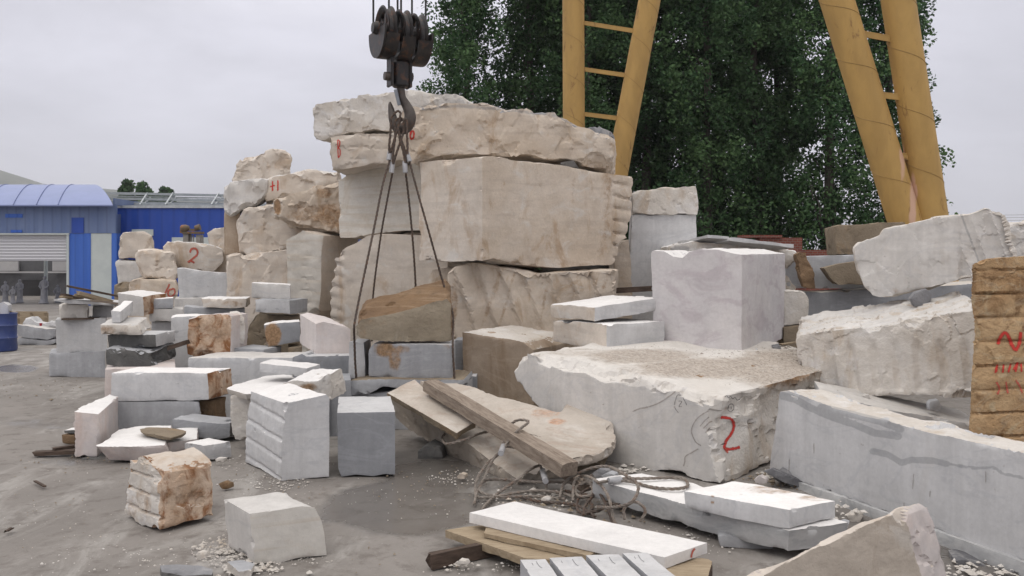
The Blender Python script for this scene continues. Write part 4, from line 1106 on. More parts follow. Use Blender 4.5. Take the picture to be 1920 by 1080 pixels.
S('stone_offcut', 'grey round packing stone in the dark gap under the sloping fluted block', 'stone offcut',
  [(1740, 758), (1745, 751), (1760, 750), (1764, 758), (1763, 772), (1741, 770)], 7.6, (.03, .12, 0), 'grey', r=.006, chips=4, cs=.02)
S('stone_offcut', 'white pebble packed under the left part of the sloping fluted block', 'stone offcut',
  [(1618, 742), (1630, 739), (1632, 748), (1620, 747)], 7.9, (.02, .08, 0), 'white', r=.005, chips=3, cs=.015)
BM = [(1440, 7.1), (1920, 4.9)]
o = S('stone_block', 'very long pale sawn beam with grey wet patches, lying along the right foreground', 'stone block',
  [(1462, 734), (1478, 733), (1500, 741), (1530, 752), (1560, 763), (1600, 773), (1640, 784), (1700, 800), (1760, 815), (1840, 832), (1920, 850), (2100, 892), (2100, 1135), (1920, 1052), (1700, 972), (1560, 924), (1442, 882), (1450, 800)], BM, (.3, .12, .0), 'cool', mt='chalk', r=.002, rs=.008, re={0: .02, 1: .02, 2: .02, 3: .02, 4: .02, 5: .02, 6: .02, 7: .02, 8: .02, 9: .02}, chips=14, cs=.035, wear=.5, step=.017,
  darks=[([(1466, 742), (1490, 748), (1520, 765), (1560, 782), (1600, 795), (1640, 812), (1685, 818)], 7, 1.0), ([(1540, 764), (1600, 778), (1650, 790), (1690, 805)], 7, 1.0), ([(1636, 846), (1665, 852), (1690, 868), (1710, 862), (1750, 864), (1775, 870)], 6, 1.0), ([(1710, 863), (1760, 862), (1776, 868), (1800, 874), (1830, 878), (1862, 876), (1880, 888), (1920, 896)], 3.2, .85)], group=GB)
mark(o, [[(1526, 830), (1526, 851)], [(1480, 858), (1479, 892)], [(1713, 887), (1711, 918)], [(1848, 882), (1848, 906)], [(1744, 920), (1743, 932)], [(1695, 942), (1695, 952)]], 2.4, 'crack', 'drill_scratch')
S('stone_slab', 'thin grey slab under the very long pale beam', 'stone slab',
  [(1460, 890), (1560, 926), (1700, 974), (1920, 1055), (2060, 1112), (2060, 1140), (1920, 1082), (1820, 1046), (1740, 1022), (1620, 975), (1560, 952), (1470, 912)], [(1440, 7.06), (1920, 4.87)], (.3, .14, 0), 'veined', r=.008, chips=8, cs=.03, group=GS)
S('stone_offcut', 'grey packing stone under the near end of the thin grey slab', 'stone offcut',
  [(1792, 1052), (1806, 1050), (1850, 1062), (1850, 1100), (1795, 1096)], 5.05, (.05, .2, 0), 'slate', r=.006, chips=5, cs=.02)
# ================================================= foreground slabs
S('stone_slab', 'long grey streaked slab on the ground carrying a thick white slab', 'stone slab',
  [(1111, 898), (1150, 891), (1204, 889), (1300, 906), (1420, 940), (1592, 978), (1560, 985), (1480, 994), (1280, 944)], ('z', .18), (.0, .03, -.135), 'bright', ms='veined', r=.004, rs=.008, chips=10, cs=.03, group=GS)
S('stone_slab', 'thick white slab with a dirty brown top lying on the grey streaked slab', 'stone slab',
  [(1283, 921), (1378, 901), (1450, 913), (1568, 938), (1480, 956)], ('z', .29), (.0, .0, -.108), 'bright', ms='cool', r=.002, chips=3, cs=.02, stains=[(1450, 918, 75, 9, .62), (1530, 934, 40, 7, .6), (1335, 931, 4, 3, .8), (1335, 943, 5, 4, .9)], group=GS)
S('stone_offcut', 'flat grey stone under the front edge of the grey streaked slab', 'stone offcut',
  [(1345, 1005), (1358, 1003), (1400, 1012), (1445, 1022), (1448, 1030), (1400, 1028), (1350, 1026)], 5.35, (.05, .25, 0), 'grey', r=.004, chips=4, cs=.02)
o = S('stone_slab', 'polished white slab lying on timbers in the near foreground', 'stone slab',
  [(880, 961), (965, 940), (1060, 962), (1200, 991), (1327, 1017), (1246, 1045), (1060, 1003)], ('z', .18), (.0, .0, -.06), 'bright', r=.0015, chips=2, cs=.012, wear=.25, group=GS)
mark(o, [[(1303, 1028), (1298, 1036), (1296, 1046)]], 5, 'palered', 'paint_stroke')
SL = [((975, 1049), (1022, 1047), (1180, 1290), (1045, 1290)), ((1030, 1046), (1090, 1043), (1260, 1290), (1190, 1290)), ((1100, 1042), (1159, 1038), (1370, 1290), (1275, 1290)), ((1168, 1037), (1213, 1036), (1420, 1290), (1385, 1290))]
TL = ['first grey white sawn strip from the left, at the bottom edge beside the white slab', 'second grey white sawn strip from the left at the bottom edge',
      'third grey white sawn strip from the left at the bottom edge', 'rightmost grey white sawn strip at the bottom edge']
TX = [((975, 1022), (0.0, 0.0)), ((1030, 1090), (0, 0)), ((1100, 1160), (0, 0)), ((1168, 1213), (0, 0))]
for i, (q, lb) in enumerate(zip(((975, 1023), (1030, 1091), (1099, 1160), (1167, 1214)), TL)):
    y0 = 1049 - i * 4
    sl = [.62, .80, .98, 1.12][i]
    sr = [.68, .86, 1.04, 1.18][i]
    o = S('stone_strip', lb, 'stone strip', [(q[0], y0), (q[1], y0 - 2), (q[1] + 260 * sr, y0 + 258), (q[0] + 260 * sl, y0 + 260)], ('z', .27), (0, .0, -.255), 'cool', ms='grey', r=.0012, chips=2, cs=.012, wear=.3,
          group='grey white sawn strips at the bottom edge', step=.02)
    mark(o, [[(q[0] + 22, y0 + 6), (q[0] + 25, y0 + 11)], [(q[1] - 18, y0 + 3), (q[1] - 12, y0 + 12), (q[1] - 6, y0 + 16)]], 1.4, 'ink', 'marker_note')
S('boulder', 'beige pointed stone with a crusted ridge at the bottom right edge', 'boulder',
  [(1330, 1125), (1385, 1086), (1440, 1062), (1500, 1035), (1560, 1008), (1610, 985), (1650, 968), (1676, 958), (1692, 968), (1706, 1005), (1722, 1060), (1745, 1170), (1330, 1170)], [(1330, 4.15), (1700, 4.3)], (.2, .16, .0), 'taupe', ms='pink', mt='cream', bevels=[([1, 2, 3, 4, 5, 6, 7], .02)], bmat='cream', r=.008, rs=.016, fr=5, chips=22, cs=.035, wear=.7, step=.014,
  stains=[([(1390, 1074), (1500, 1026), (1600, 982), (1680, 954)], 5, .25)], darks=None)

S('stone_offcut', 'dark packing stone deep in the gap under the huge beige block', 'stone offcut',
  [(1015, 497), (1160, 497), (1168, 560), (1015, 560)], 13.3, (.1, .5, 0), 'dark', r=.01, chips=3, cs=.04)  # added filler stone, its dark colour stands for the shade in the gap
# ------------------------------------------------------------------ ground
def ground_mat():
    t = NT('yard_ground')
    co = t.coords(False)
    n1 = t.noise(co, .55, 6, .62, .5)
    col = t.mix(t.ramp(n1, .35, .65), (.235, .215, .196), (.183, .167, .152))
    n2 = t.noise(t.scalev(co, (1, .35, 1), (0, 0, .35)), 1.6, 7, .7, .8)
    col = t.mix(t.math('MULTIPLY', t.ramp(n2, .48, .66), .85), col, (.315, .298, .277))
    n3 = t.noise(co, 5.5, 6, .7, .3)
    col = t.mix(t.math('MULTIPLY', t.ramp(n3, .50, .66), .6), col, (.115, .098, .085))
    sp = t.noise(co, 55, 3, .7)
    col = t.mix(t.math('MULTIPLY', t.ramp(sp, .66, .74), .55), col, (.5, .48, .46))
    col = t.mix(t.math('MULTIPLY', t.ramp(t.noise(co, 38, 3, .7), .66, .74), .5), col, (.06, .05, .045))
    wet = t.math('ADD', t.attr('wet'), t.math('MULTIPLY', t.math('SUBTRACT', t.noise(co, 1.9, 6, .65, .6), .5), 1.3))
    wf = t.ramp(wet, .30, .62)
    col = t.mix(t.math('MULTIPLY', wf, .55), col, (.075, .068, .062))
    dust = t.math('ADD', t.attr('dust'), t.math('MULTIPLY', t.math('SUBTRACT', t.noise(co, 3, 6, .65, .6), .5), 1.2))
    col = t.mix(t.math('MULTIPLY', t.ramp(dust, .35, .75), .6), col, (.42, .40, .38))
    rough = t.math('SUBTRACT', .88, t.math('MULTIPLY', wf, .62))
    h = t.math('ADD', t.noise(co, 14, 8, .72), t.math('MULTIPLY', n3, .8))
    bs = t.bump(h, .4, .016)
    t.l(t.math('SUBTRACT', .4, t.math('MULTIPLY', wf, .32)), bs.node.inputs['Strength'])
    return t.done(col, rough, .45, bs)


def build_ground():
    xs = np.concatenate([-np.geomspace(3000, 12, 26), np.linspace(-11, 11, 221), np.geomspace(12, 3000, 26)])
    ys = np.concatenate([np.array([-200., -40, -10, -2, 0, 2, 3]), np.linspace(3.5, 18, 190), np.geomspace(18.5, 4000, 40)])
    X, Y = np.meshgrid(xs, ys)
    V = np.stack([X.ravel(), Y.ravel(), np.zeros(X.size)], 1)
    near = ((np.abs(V[:, 0]) < 11.5) & (V[:, 1] > 3) & (V[:, 1] < 19)).astype(float)
    V[:, 2] = near * (.012 * fbm(V * .9, 3, 4) + .003 * fbm(V * 4.5, 9, 3)) - .012
    n, m = X.shape
    I = np.arange(n * m).reshape(n, m)
    Q = np.stack([I[:-1, :-1].ravel(), I[:-1, 1:].ravel(), I[1:, 1:].ravel(), I[1:, :-1].ravel()], 1)
    me = mesh_from('ground', V, Q, [ground_mat()])
    Yc = np.maximum(V[:, 1], .5)
    px, py = CX + F * V[:, 0] / Yc, CY + F * H / Yc
    for nm, bl in (('wet', [(760, 950, 190, 60, .9), (820, 890, 130, 40, .8), (150, 860, 120, 16, .5), (80, 790, 90, 14, .4), (330, 960, 60, 30, .4), (640, 1000, 120, 40, .35), (690, 910, 70, 30, .45), (30, 690, 48, 9, .8), (340, 890, 120, 40, .25), (560, 910, 60, 20, .3), (1500, 880, 90, 30, .5), (1250, 960, 120, 20, .6), (1860, 1060, 200, 90, .6), (1040, 920, 160, 40, .45), (960, 1070, 140, 30, .4)]),
                   ('dust', [(90, 670, 130, 26, .5), (440, 1040, 120, 45, .7), (560, 960, 60, 60, .3), (250, 1020, 260, 40, .3), (70, 960, 90, 40, .25), (140, 740, 160, 30, .3)])):
        val = np.zeros(len(V))
        for cx, cy, rx, ry, a in bl:
            val = np.maximum(val, a * np.clip(1.3 - ((px - cx) / rx) ** 2 - ((py - cy) / ry) ** 2, 0, 1))
        val[V[:, 1] < 2] = 0
        at = me.attributes.new(nm, 'FLOAT', 'POINT')
        at.data.foreach_set('value', val.astype(np.float32))
    return tag(link('ground', me), kind='structure')


build_ground()


def chip_cloud(name, kind_label, areas, mat, seed, level=None):
    """many small angular crumbs as one mesh; areas: (px, py, rx, ry, count, smin, smax, z)"""
    rg = np.random.default_rng(seed)
    V, Fc = [], []
    base = np.array([[1, 0, 0], [-1, 0, 0], [0, 1, 0], [0, -1, 0], [0, 0, 1], [0, 0, -.6]], float)
    tri = [(0, 2, 4), (2, 1, 4), (1, 3, 4), (3, 0, 4), (2, 0, 5), (1, 2, 5), (3, 1, 5), (0, 3, 5)]
    for (cx, cy, rx, ry, n, s0, s1, z) in areas:
        for _ in range(n):
            a, r = rg.uniform(0, 6.283), math.sqrt(rg.uniform(0, 1)) if rg.uniform() < .7 else abs(rg.normal(0, .8))
            py = cy + ry * r * math.sin(a)
            if py < CY + 40: continue
            p = PG(cx + rx * r * math.cos(a), py, z)
            if level: p[2] = level(p) if callable(level) else p[2]
            s = s0 * (s1 / s0) ** (rg.uniform() ** 2.2)
            q = base * rg.uniform(.45, 1.25, (6, 3)) * s * np.array([1, 1, .62])
            an = rg.uniform(0, 6.283)
            c, sn = math.cos(an), math.sin(an)
            q = q @ np.array([[c, sn, 0], [-sn, c, 0], [0, 0, 1]])
            b = len(V)
            V += list(q + p + np.array([0, 0, s * .25])); Fc += [tuple(i + b for i in f) for f in tri]
    me = mesh_from(name, V, Fc, [M[mat]], None, False)
    return tag(link(name, me), kind_label, None, None, 'stuff')


chip_cloud('marble_chips', 'white marble chips and crumbs scattered over the yard ground',
           [(430, 1035, 70, 28, 420, .004, .022, 0), (470, 1065, 60, 16, 130, .006, .03, 0), (560, 1050, 70, 12, 60, .004, .012, 0), (520, 905, 60, 16, 130, .004, .014, 0), (590, 960, 60, 60, 30, .003, .01, 0),
            (860, 895, 60, 14, 110, .004, .014, 0), (300, 1010, 320, 60, 60, .003, .01, 0), (80, 950, 140, 110, 45, .003, .01, 0), (860, 1062, 40, 10, 40, .006, .02, 0), (440, 880, 40, 30, 60, .004, .012, 0),
            (1040, 930, 130, 30, 160, .006, .03, 0), (1480, 890, 60, 18, 120, .01, .04, 0), (1170, 880, 50, 12, 50, .01, .035, 0), (1300, 1010, 120, 30, 140, .004, .016, 0), (1560, 960, 50, 20, 70, .01, .035, 0.05),
            (120, 720, 140, 40, 50, .006, .018, 0), (760, 930, 120, 60, 60, .003, .01, 0), (1820, 1075, 100, 20, 90, .01, .04, 0), (260, 1050, 200, 26, 60, .004, .014, 0), (960, 1062, 60, 14, 40, .004, .012, 0)],
           'chalk', 5)
chip_cloud('ground_debris', 'brown bits of wood and grit scattered over the yard ground',
           [(60, 960, 120, 70, 40, .004, .015, 0), (520, 900, 120, 40, 60, .004, .014, 0), (800, 910, 120, 40, 70, .005, .016, 0), (150, 880, 140, 30, 50, .005, .016, 0), (120, 720, 150, 40, 60, .008, .024, 0), (1100, 950, 160, 40, 120, .008, .03, 0),
            (1460, 900, 80, 20, 90, .01, .035, 0), (700, 1040, 250, 40, 50, .003, .012, 0)], 'olive', 6)

front_bvh = None
for o_ in list(SC.objects):
    if o_.get('label', '').startswith('big white front block'): front_bvh = TREES[o_.name]


def on_front(p):
    h = front_bvh.ray_cast(Vector((p[0], p[1], 3)), Vector((0, 0, -1)))
    return h[0].z - .004 if h[0] is not None and h[0].z > .5 else .55


chip_cloud('rubble_layer', 'grey brown crushed rubble covering the top of the big front block',
           [(1330, 685, 150, 20, 1500, .003, .011, .72), (1440, 680, 70, 24, 1100, .003, .012, .72), (1230, 668, 70, 12, 420, .003, .011, .72), (1130, 668, 60, 8, 150, .003, .01, .72), (1480, 660, 30, 16, 120, .008, .03, .72), (1340, 672, 60, 6, 60, .008, .02, .72)],
           'rubble', 8, on_front)
chip_cloud('rubble_layer', 'brown grit among the rubble on top of the big front block',
           [(1330, 690, 150, 18, 800, .003, .009, .72), (1440, 684, 80, 22, 800, .003, .009, .72)], 'olive', 9, on_front)

# single larger fragments
FR = [('dark grey wet slab fragment at the bottom edge near the white cube', [(300, 1060), (330, 1056), (372, 1058), (399, 1066), (398, 1077), (345, 1079), (303, 1072)], ('z', .055), (0, .0, -.05), 'dark', 'slate', [1]),
      ('pale wedge shaped fragment beside the white cube at the bottom', [(425, 1052), (455, 1050), (478, 1056), (470, 1070), (448, 1072)], ('z', .05), (0, 0, -.045), 'chalk', 'grey', None),
      ('small white fragment on the gravel at the foot of the white cube', [(362, 1043), (370, 1035), (382, 1037), (384, 1046), (370, 1049)], 4.95, (.02, .05, 0), 'chalk', None, None),
      ('dark brown lump of stone between the boulder and the ledge block', [(408, 907), (418, 902), (428, 906), (429, 916), (416, 918)], 6.65, (.03, .06, 0), 'brown', None, None),
      ('white fragment lying by the dark timber near the polished slab', [(852, 1058), (860, 1049), (872, 1052), (876, 1060), (862, 1063)], 4.95, (.02, .05, 0), 'chalk', None, None),
      ('tan pebble lying in front of the tilted grey slab', [(855, 893), (863, 887), (872, 890), (871, 898), (858, 898)], 6.95, (.02, .05, 0), 'beige', None, None),
      ('white pebble among the coiled wire ropes', [(1014, 935), (1024, 931), (1032, 936), (1028, 943), (1016, 943)], 6.3, (.02, .05, 0), 'chalk', None, None),
      ('pinkish stone fragment in the gap behind the dirty topped slab', [(1414, 900), (1424, 893), (1436, 898), (1438, 906), (1420, 908)], 6.6, (.04, .08, 0), 'pink', None, None),
      ('grey stone fragment under the front corner of the big white front block', [(1110, 888), (1122, 878), (1138, 882), (1142, 893), (1118, 896)], 7.0, (.05, .1, 0), 'slate', None, None),
      ('round grey fragment next to the tilted slab support', [(1128, 892), (1140, 886), (1152, 890), (1152, 898), (1134, 899)], 6.9, (.05, .1, 0), 'grey', None, None),
      ('dark slate fragment beside the end of the very long pale beam', [(1446, 892), (1462, 882), (1482, 888), (1490, 902), (1460, 906)], 6.8, (.06, .12, 0), 'slate', None, None),
      ('flat grey slate piece leaning near the start of the long pale beam', [(1430, 884), (1446, 878), (1480, 892), (1520, 908), (1510, 916), (1470, 906)], 6.7, (.05, .12, -.02), 'slate', None, None),
      ('bluish fragment between the dirty topped slab and the pointed stone', [(1568, 984), (1580, 978), (1592, 982), (1588, 992), (1572, 993)], 5.5, (.04, .08, 0), 'grey', None, None),
      ('pale fragment in the shadow beneath the long pale beam', [(1590, 968), (1602, 960), (1616, 968), (1612, 978), (1596, 978)], 5.9, (.04, .08, 0), 'chalk', None, None),
      ('white chip lying under the small white block left of the ledge block', [(402, 861), (410, 858), (420, 859), (418, 866), (404, 866)], 7.5, (.02, .04, 0), 'chalk', None, None)]
for lb, pl, Yy, e_, m_, mt_, _ in FR:
    S('stone_fragment', lb, 'stone fragment', pl, Yy, e_, m_, mt=mt_, r=.006, rs=.006, fr=9, chips=5, cs=.015, wear=.6, step=.012)


# ------------------------------------------------------------------ timber
def pl_pt(px, py, dz):
    return P(px, py, 1 / float(inv_plane(lift(dz))(px, py)))


def timber(name, label, a, b, w, h, mat, cat='timber', segs=24):
    """a board or beam from a to b with worn, slightly bowed sides"""
    a, b = np.array(a, float), np.array(b, float)
    d = b - a; L = np.linalg.norm(d); d /= L
    x = np.cross(d, [0, 0, 1]); x /= np.linalg.norm(x)
    u = np.cross(x, d)
    V, Fc = [], []
    sec = [(-1, -1), (0, -1), (1, -1), (1, 0), (1, 1), (.33, 1), (-.33, 1), (-1, 1), (-1, 0)]
    sd = hash_str(label)
    for i in range(segs + 1):
        t = i / segs
        for k, (p, q) in enumerate(sec):
            n = fbm(np.array([[t * L * 5, k * .7, sd % 97]]), 2, 3)[0] * .06
            V.append(a + d * (L * t + (.02 * vnoise(np.array([[k * 1.3, 3, sd % 31]]))[0] if i in (0, segs) else 0)) + x * w / 2 * (p * (.97 + n)) + u * h / 2 * (q * (.95 + n * 1.5)))
    m = len(sec)
    for i in range(segs):
        for k in range(m):
            k2 = (k + 1) % m
            Fc.append((i * m + k, (i + 1) * m + k, (i + 1) * m + k2, i * m + k2))
    Fc.append(tuple(range(m))); Fc.append(tuple(segs * m + k for k in range(m - 1, -1, -1)))
    V = np.array(V)
    o0 = np.array([V[:, 0].mean(), V[:, 1].mean(), V[:, 2].min()])
    # local frame with x along the grain, so that the wood figure follows the board
    R = np.array([d, np.cross(u, d), u]).T
    me = mesh_from(name, (V - o0) @ R, Fc, [M[mat]], None, True, 40)
    bm = bmesh.new(); bm.from_mesh(me); bmesh.ops.recalc_face_normals(bm, faces=bm.faces); bm.to_mesh(me); bm.free()
    o = link(name, me, None, tuple(o0))
    o.rotation_mode = 'QUATERNION'
    o.rotation_quaternion = Matrix([list(r) for r in R]).to_quaternion()
    return tag(o, label, cat)


timber('wooden_beam', 'long weathered grey beam lying across the tilted beige slab', pl_pt(806, 722, .1), pl_pt(1066, 880, .12), .15, .10, 'wood', 'beam')
timber('wooden_plank', 'split weathered plank below the right end of the long grey beam', pl_pt(1000, 842, .075), pl_pt(1098, 914, .04), .085, .06, 'wood', 'plank')
timber('wooden_plank', 'narrow worn plank pressed against the near side of the long grey beam', pl_pt(870, 772, .055), pl_pt(1048, 876, .06), .05, .05, 'wood', 'plank')
S('wooden_board', 'wide pale board under the left end of the polished white slab', 'wooden board', [(834, 993), (870, 988), (912, 984), (1092, 1036), (1075, 1052), (985, 1046)], ('z', .085), (0, 0, -.05), 'lightwood', r=.002, chips=0, wear=.3, step=.02)
S('wooden_board', 'narrow pale board on top of the wide one, under the polished white slab', 'wooden board', [(910, 987), (925, 985), (1128, 1029), (1104, 1042), (906, 999)], ('z', .117), (0, 0, -.03), 'lightwood', r=.002, chips=0, wear=.3, step=.02)
timber('wooden_beam', 'dark wet timber on the ground left of the polished white slab', PG(806, 1052, .04), PG(930, 1026, .03), .05, .085, 'darkwood', 'beam')
S('wooden_board', 'splintered brown board end under the right corner of the polished white slab', 'wooden board', [(1240, 1062), (1290, 1046), (1330, 1046), (1336, 1052), (1328, 1082), (1290, 1100), (1240, 1090)], ('z', .115), (0, 0, -.09), 'lightwood', ms='darkwood', r=.006, rs=.012, chips=6, cs=.02, wear=.5, step=.013)
timber('wooden_plank', 'dark wet plank on the ground at the left of the pink slab', PG(66, 850, .02), PG(150, 846, .03), .09, .035, 'darkwood', 'plank')
timber('wooden_plank', 'short dark plank leaning on the dark wet one at left', PG(100, 843, .05), PG(142, 836, .05), .06, .03, 'darkwood', 'plank')
# boards of the leftmost stack
for lb, a, b, Yb, w, h, mt_ in [('topmost brown board of the heap on the leftmost stack', (124, 536), (246, 560), 12.95, .1, .03, 'darkwood'), ('pale tan board in the middle of the heap on the leftmost stack', (146, 549), (208, 566), 12.9, .12, .055, 'lightwood'),
                                ('light board beneath the tan one on the leftmost stack', (140, 553), (216, 570), 13.05, .12, .035, 'lightwood'), ('short dark board at the left of the heap on the leftmost stack', (118, 553), (152, 560), 13.0, .1, .04, 'darkwood'), ('dark board at the bottom right of the heap on the leftmost stack', (170, 563), (252, 573), 12.85, .1, .03, 'wood'),
                                ('short tan board end sticking out left of the heap', (116, 556), (140, 560), 12.9, .08, .03, 'lightwood')]:
    timber('wooden_board', lb, P(*a, Yb), P(*b, Yb + .35), w, h, mt_, 'wooden board', 10)
timber('wooden_board', 'dark board between the tall pale block and the small cream block', P(118, 598, 13.1), P(196, 596, 13.3), .3, .02, 'darkwood', 'wooden board', 8)
timber('wooden_beam', 'dark beam lying below the tall white block in the gap', P(1150, 545, 11.6), P(1222, 541, 11.6), .12, .07, 'darkwood', 'beam', 10)
timber('wooden_plank', 'dark plank above the wide blue grey block in the left heap', P(318, 652, 10.1), P(352, 641, 10.1), .1, .05, 'darkwood', 'plank', 8)
for k, (a, b) in enumerate([((66, 902), (84, 912)), ((498, 878), (520, 870)), ((12, 996), (22, 990))]):
    timber('wood_splinter', ['brown splinter on the ground left of the stained boulder', 'dark splinter by the foot of the ledge block', 'tiny splinter at the left picture edge on the ground'][k], PG(*a, .012), PG(*b, .012), .02, .012, 'darkwood', 'splinter', 6)
timber('metal_strip', 'rusty strip on the rubble right of the lilac cube', P(1462, 646, 9.6), P(1500, 641, 9.9), .05, .015, 'lightwood', 'metal strip', 6)

# ------------------------------------------------------------------ gantry crane legs
def crane_leg(parent, pa, pb, ra, rb, scars=()):
    mb = MB()
    a, b = Vector(pa), Vector(pb)
    mb.tube([a.lerp(b, t / 160) for t in range(161)], [ra + (rb - ra) * t / 160 for t in range(161)], 48)
    # spiral weld seam standing a few millimetres proud
    d = (b - a); L = d.length; d.normalize()
    u = d.orthogonal().normalized(); w = d.cross(u)
    pts = []
    pitch = .86
    n = int(L / pitch * 24)
    for i in range(n + 1):
        s = i / n
        an = -2 * math.pi * s * L / pitch
        pts.append(a + d * L * s + (u * math.cos(an) + w * math.sin(an)) * (ra + (rb - ra) * s + .001))
    mb.mi = 1
    mb.tube(pts, .006, 5)
    o_ = mb.build('crane_leg', [M['yellow'], M['weld']], parent, True, 40)
    if scars:
        co = np.array(mb.v)
        px = CX + F * co[:, 0] / co[:, 1]; py = CY + F * (H - co[:, 2]) / co[:, 1]
        val = np.zeros(len(co))
        nz = fbm(co * np.array([9, 9, 4]), 12, 4)
        for x, y, rx, ry, v in scars:
            val = np.maximum(val, v * np.clip(1.2 - ((px - x) / rx) ** 2 - ((py - y) / ry) ** 2 + 1.6 * nz, 0, 1))
        at = o_.data.attributes.new('stain', 'FLOAT', 'POINT')
        at.data.foreach_set('value', val.astype(np.float32))
    return o_


def gantry(label, legs, rungs, Yd, group):
    bx = (P(legs[0][0][0], legs[0][0][1], Yd) + P(legs[1][0][0], legs[1][0][1], Yd)) / 2
    root = empty('gantry_crane_leg_frame', (bx[0], bx[1], 0), label, 'crane frame', group)
    for (a, b, r) in legs:
        A, B = P(*a, Yd), P(*b, Yd)
        o_ = crane_leg(root, A, B, r, r, [(1712, 385, 8, 50, .9), (1692, 300, 5, 40, .7)] if Yd < 15 else ())
    for (a, b) in rungs:
        mb = MB()
        A, B = P(*a, Yd), P(*b, Yd)
        mb.bar(A, B, .12, .016)
        mb.bar(A + np.array([0, -.05, -.03]), B + np.array([0, -.05, -.045]), .016, .09)
        mb.build('rung', M['yellow'], root)
    # foot plate joining both legs at the ground
    mb = MB(); mb.box((bx[0], Yd, .06), (1.5, .9, .12)); mb.build('foot_plate', M['yellow'], root, bevel=.01)
    return root


def ext(a, b, y):                # follow the line a-b to the photo row y
    t = (y - a[1]) / (b[1] - a[1])
    return (a[0] + (b[0] - a[0]) * t, y)


G = 'yellow tube frames of the gantry crane'
YL, YR = 19.5, 13.2
l1 = ((1076, 240), (1075, 0)); l2 = ((1160, 308), (1219, -6))
gantry('far yellow gantry frame, one tube upright and one leaning, behind the main stack', [(ext(*l1, 628), ext(*l1, -420), .235), (ext(*l2, 628), ext(*l2, -420), .235)],
       [((1080, 39), (1204, 58)), ((1080, 126), (1184, 140)), ((1080, 210), (1168, 220))], YL, G)
r1 = ((1692, 400), (1569, 0)); r2 = ((1743, 390), (1684, 0))
gantry('near yellow gantry frame of two leaning thick tubes at the right', [(ext(*r1, 698), ext(*r1, -420), .235), (ext(*r2, 698), ext(*r2, -420), .235)],
       [((1600, 58), (1690, 73)), ((1630, 173), (1705, 180)), ((1668, 286), (1722, 292)), ((1700, 401), (1740, 404))], YR, G)

# ------------------------------------------------------------------ hook block
YH = 9.75


def hp(px, py, dy=0.0):
    return Vector(P(px, py, YH)) + Vector((0, dy, 0))


hb = empty('crane_hook_block', tuple(hp(750, 245)), 'greasy black three sheave crane hook block hanging in front of the main stack', 'crane hook')
ax = Vector((.90, .436, 0)).normalized()                # sheave axle
k1 = YH / F
for i, px in enumerate((724, 752, 779)):
    c = hp(px, 61 + 4 * i) + ax * 0
    c.y = YH + (i - 1) * .075
    mb = MB()
    R = .262
    mb.revolve([(-.045, R), (-.02, R - .035), (.02, R - .035), (.045, R), (.05, R - .02), (.03, R - .06), (.012, R - .075), (-.012, R - .075), (-.03, R - .06), (-.05, R - .02)], c, ax, 40, True)
    for q in range(6):                                # spokes with open windows between
        an = q * math.pi / 3 + .3
        u = Vector((0, 0, 1)); w = ax.cross(u).normalized()
        dr = u * math.cos(an) + w * math.sin(an)
        mb.bar(c + dr * .05, c + dr * (R - .06), .075, .022, ax)
    mb.revolve([(-.06, .001), (-.06, .075), (.06, .075), (.06, .001)], c, ax, 20)
    mb.build('sheave', M['blacksteel'], hb, True, 40)
u = Vector((0, 0, 1)); w = ax.cross(u).normalized()
def plate(center, Rr, th, name, cut, mat='blacksteel', n=32):
    """cheek plate: lower part of a disc, cut straight along the chord cut*R"""
    a0 = math.acos(cut)
    prof = [(math.sin(a) * Rr, math.cos(a) * Rr) for a in np.linspace(a0, 2 * math.pi - a0, n)]
    V = [center + w * x + u * z - ax * th / 2 for x, z in prof] + [center + w * x + u * z + ax * th / 2 for x, z in prof]
    Fc = [tuple(range(n)), tuple(range(2 * n - 1, n - 1, -1))] + [(i, i + n, (i + 1) % n + n, (i + 1) % n) for i in range(n)]
    mb = MB(); mb.add(V, Fc)
    return mb


cc = [hp(724, 63), hp(752, 67), hp(779, 71)]
for i in range(3): cc[i].y = YH + (i - 1) * .075
mb = plate(cc[0] - ax * .085, .285, .02, 'c', .05)
mb.revolve([(-.05, .001), (-.05, .055), (0, .075), (.01, .075)], cc[0] - ax * .09 + u * .03, ax, 20)
mb.build('cheek_plate', M['blacksteel'], hb, True, 30)
mb = plate(cc[2] + ax * .085, .285, .02, 'c', .05)
mb.build('cheek_plate', M['blacksteel'], hb, True, 30)
for i in range(3):                                    # rusty guards round the lower half of each sheave
    mb = MB()
    mb.revolve([(-.07, .288), (.075, .288), (.075, .276), (-.07, .276)], cc[i], ax, 30, True, math.radians(104), math.radians(256))
    mb.build('rope_guard', M['blacksteel'], hb, True, 40)
mb = MB()
for px, dy in ((733, -.06), (765, .06)):
    a = hp(px, 108); a.y = YH + dy
    b = hp(px, 164); b.y = YH + dy
    mb.bar(a, b, .16, .03, ax)
mb.build('hanger_plate', M['blacksteel'], hb, bevel=.006)
for px, py in ((731, 146), (767, 143)):
    mb = MB(); c = hp(px, py); c.y = YH + (-.08 if px < 750 else .05)
    mb.revolve([(-.05, .001), (-.05, .045), (.03, .05)], c, ax, 16)
    mb.build('trunnion_pin', M['hooksteel'], hb, True, 40)
mb = MB(); c = hp(751, 140)
mb.revolve([(-.14, .001), (-.14, .075), (-.12, .095), (.12, .1), (.14, .075), (.14, .001)], c, (0, 0, 1), 24)
mb.build('swivel_nut', M['blacksteel'], hb, True, 40)
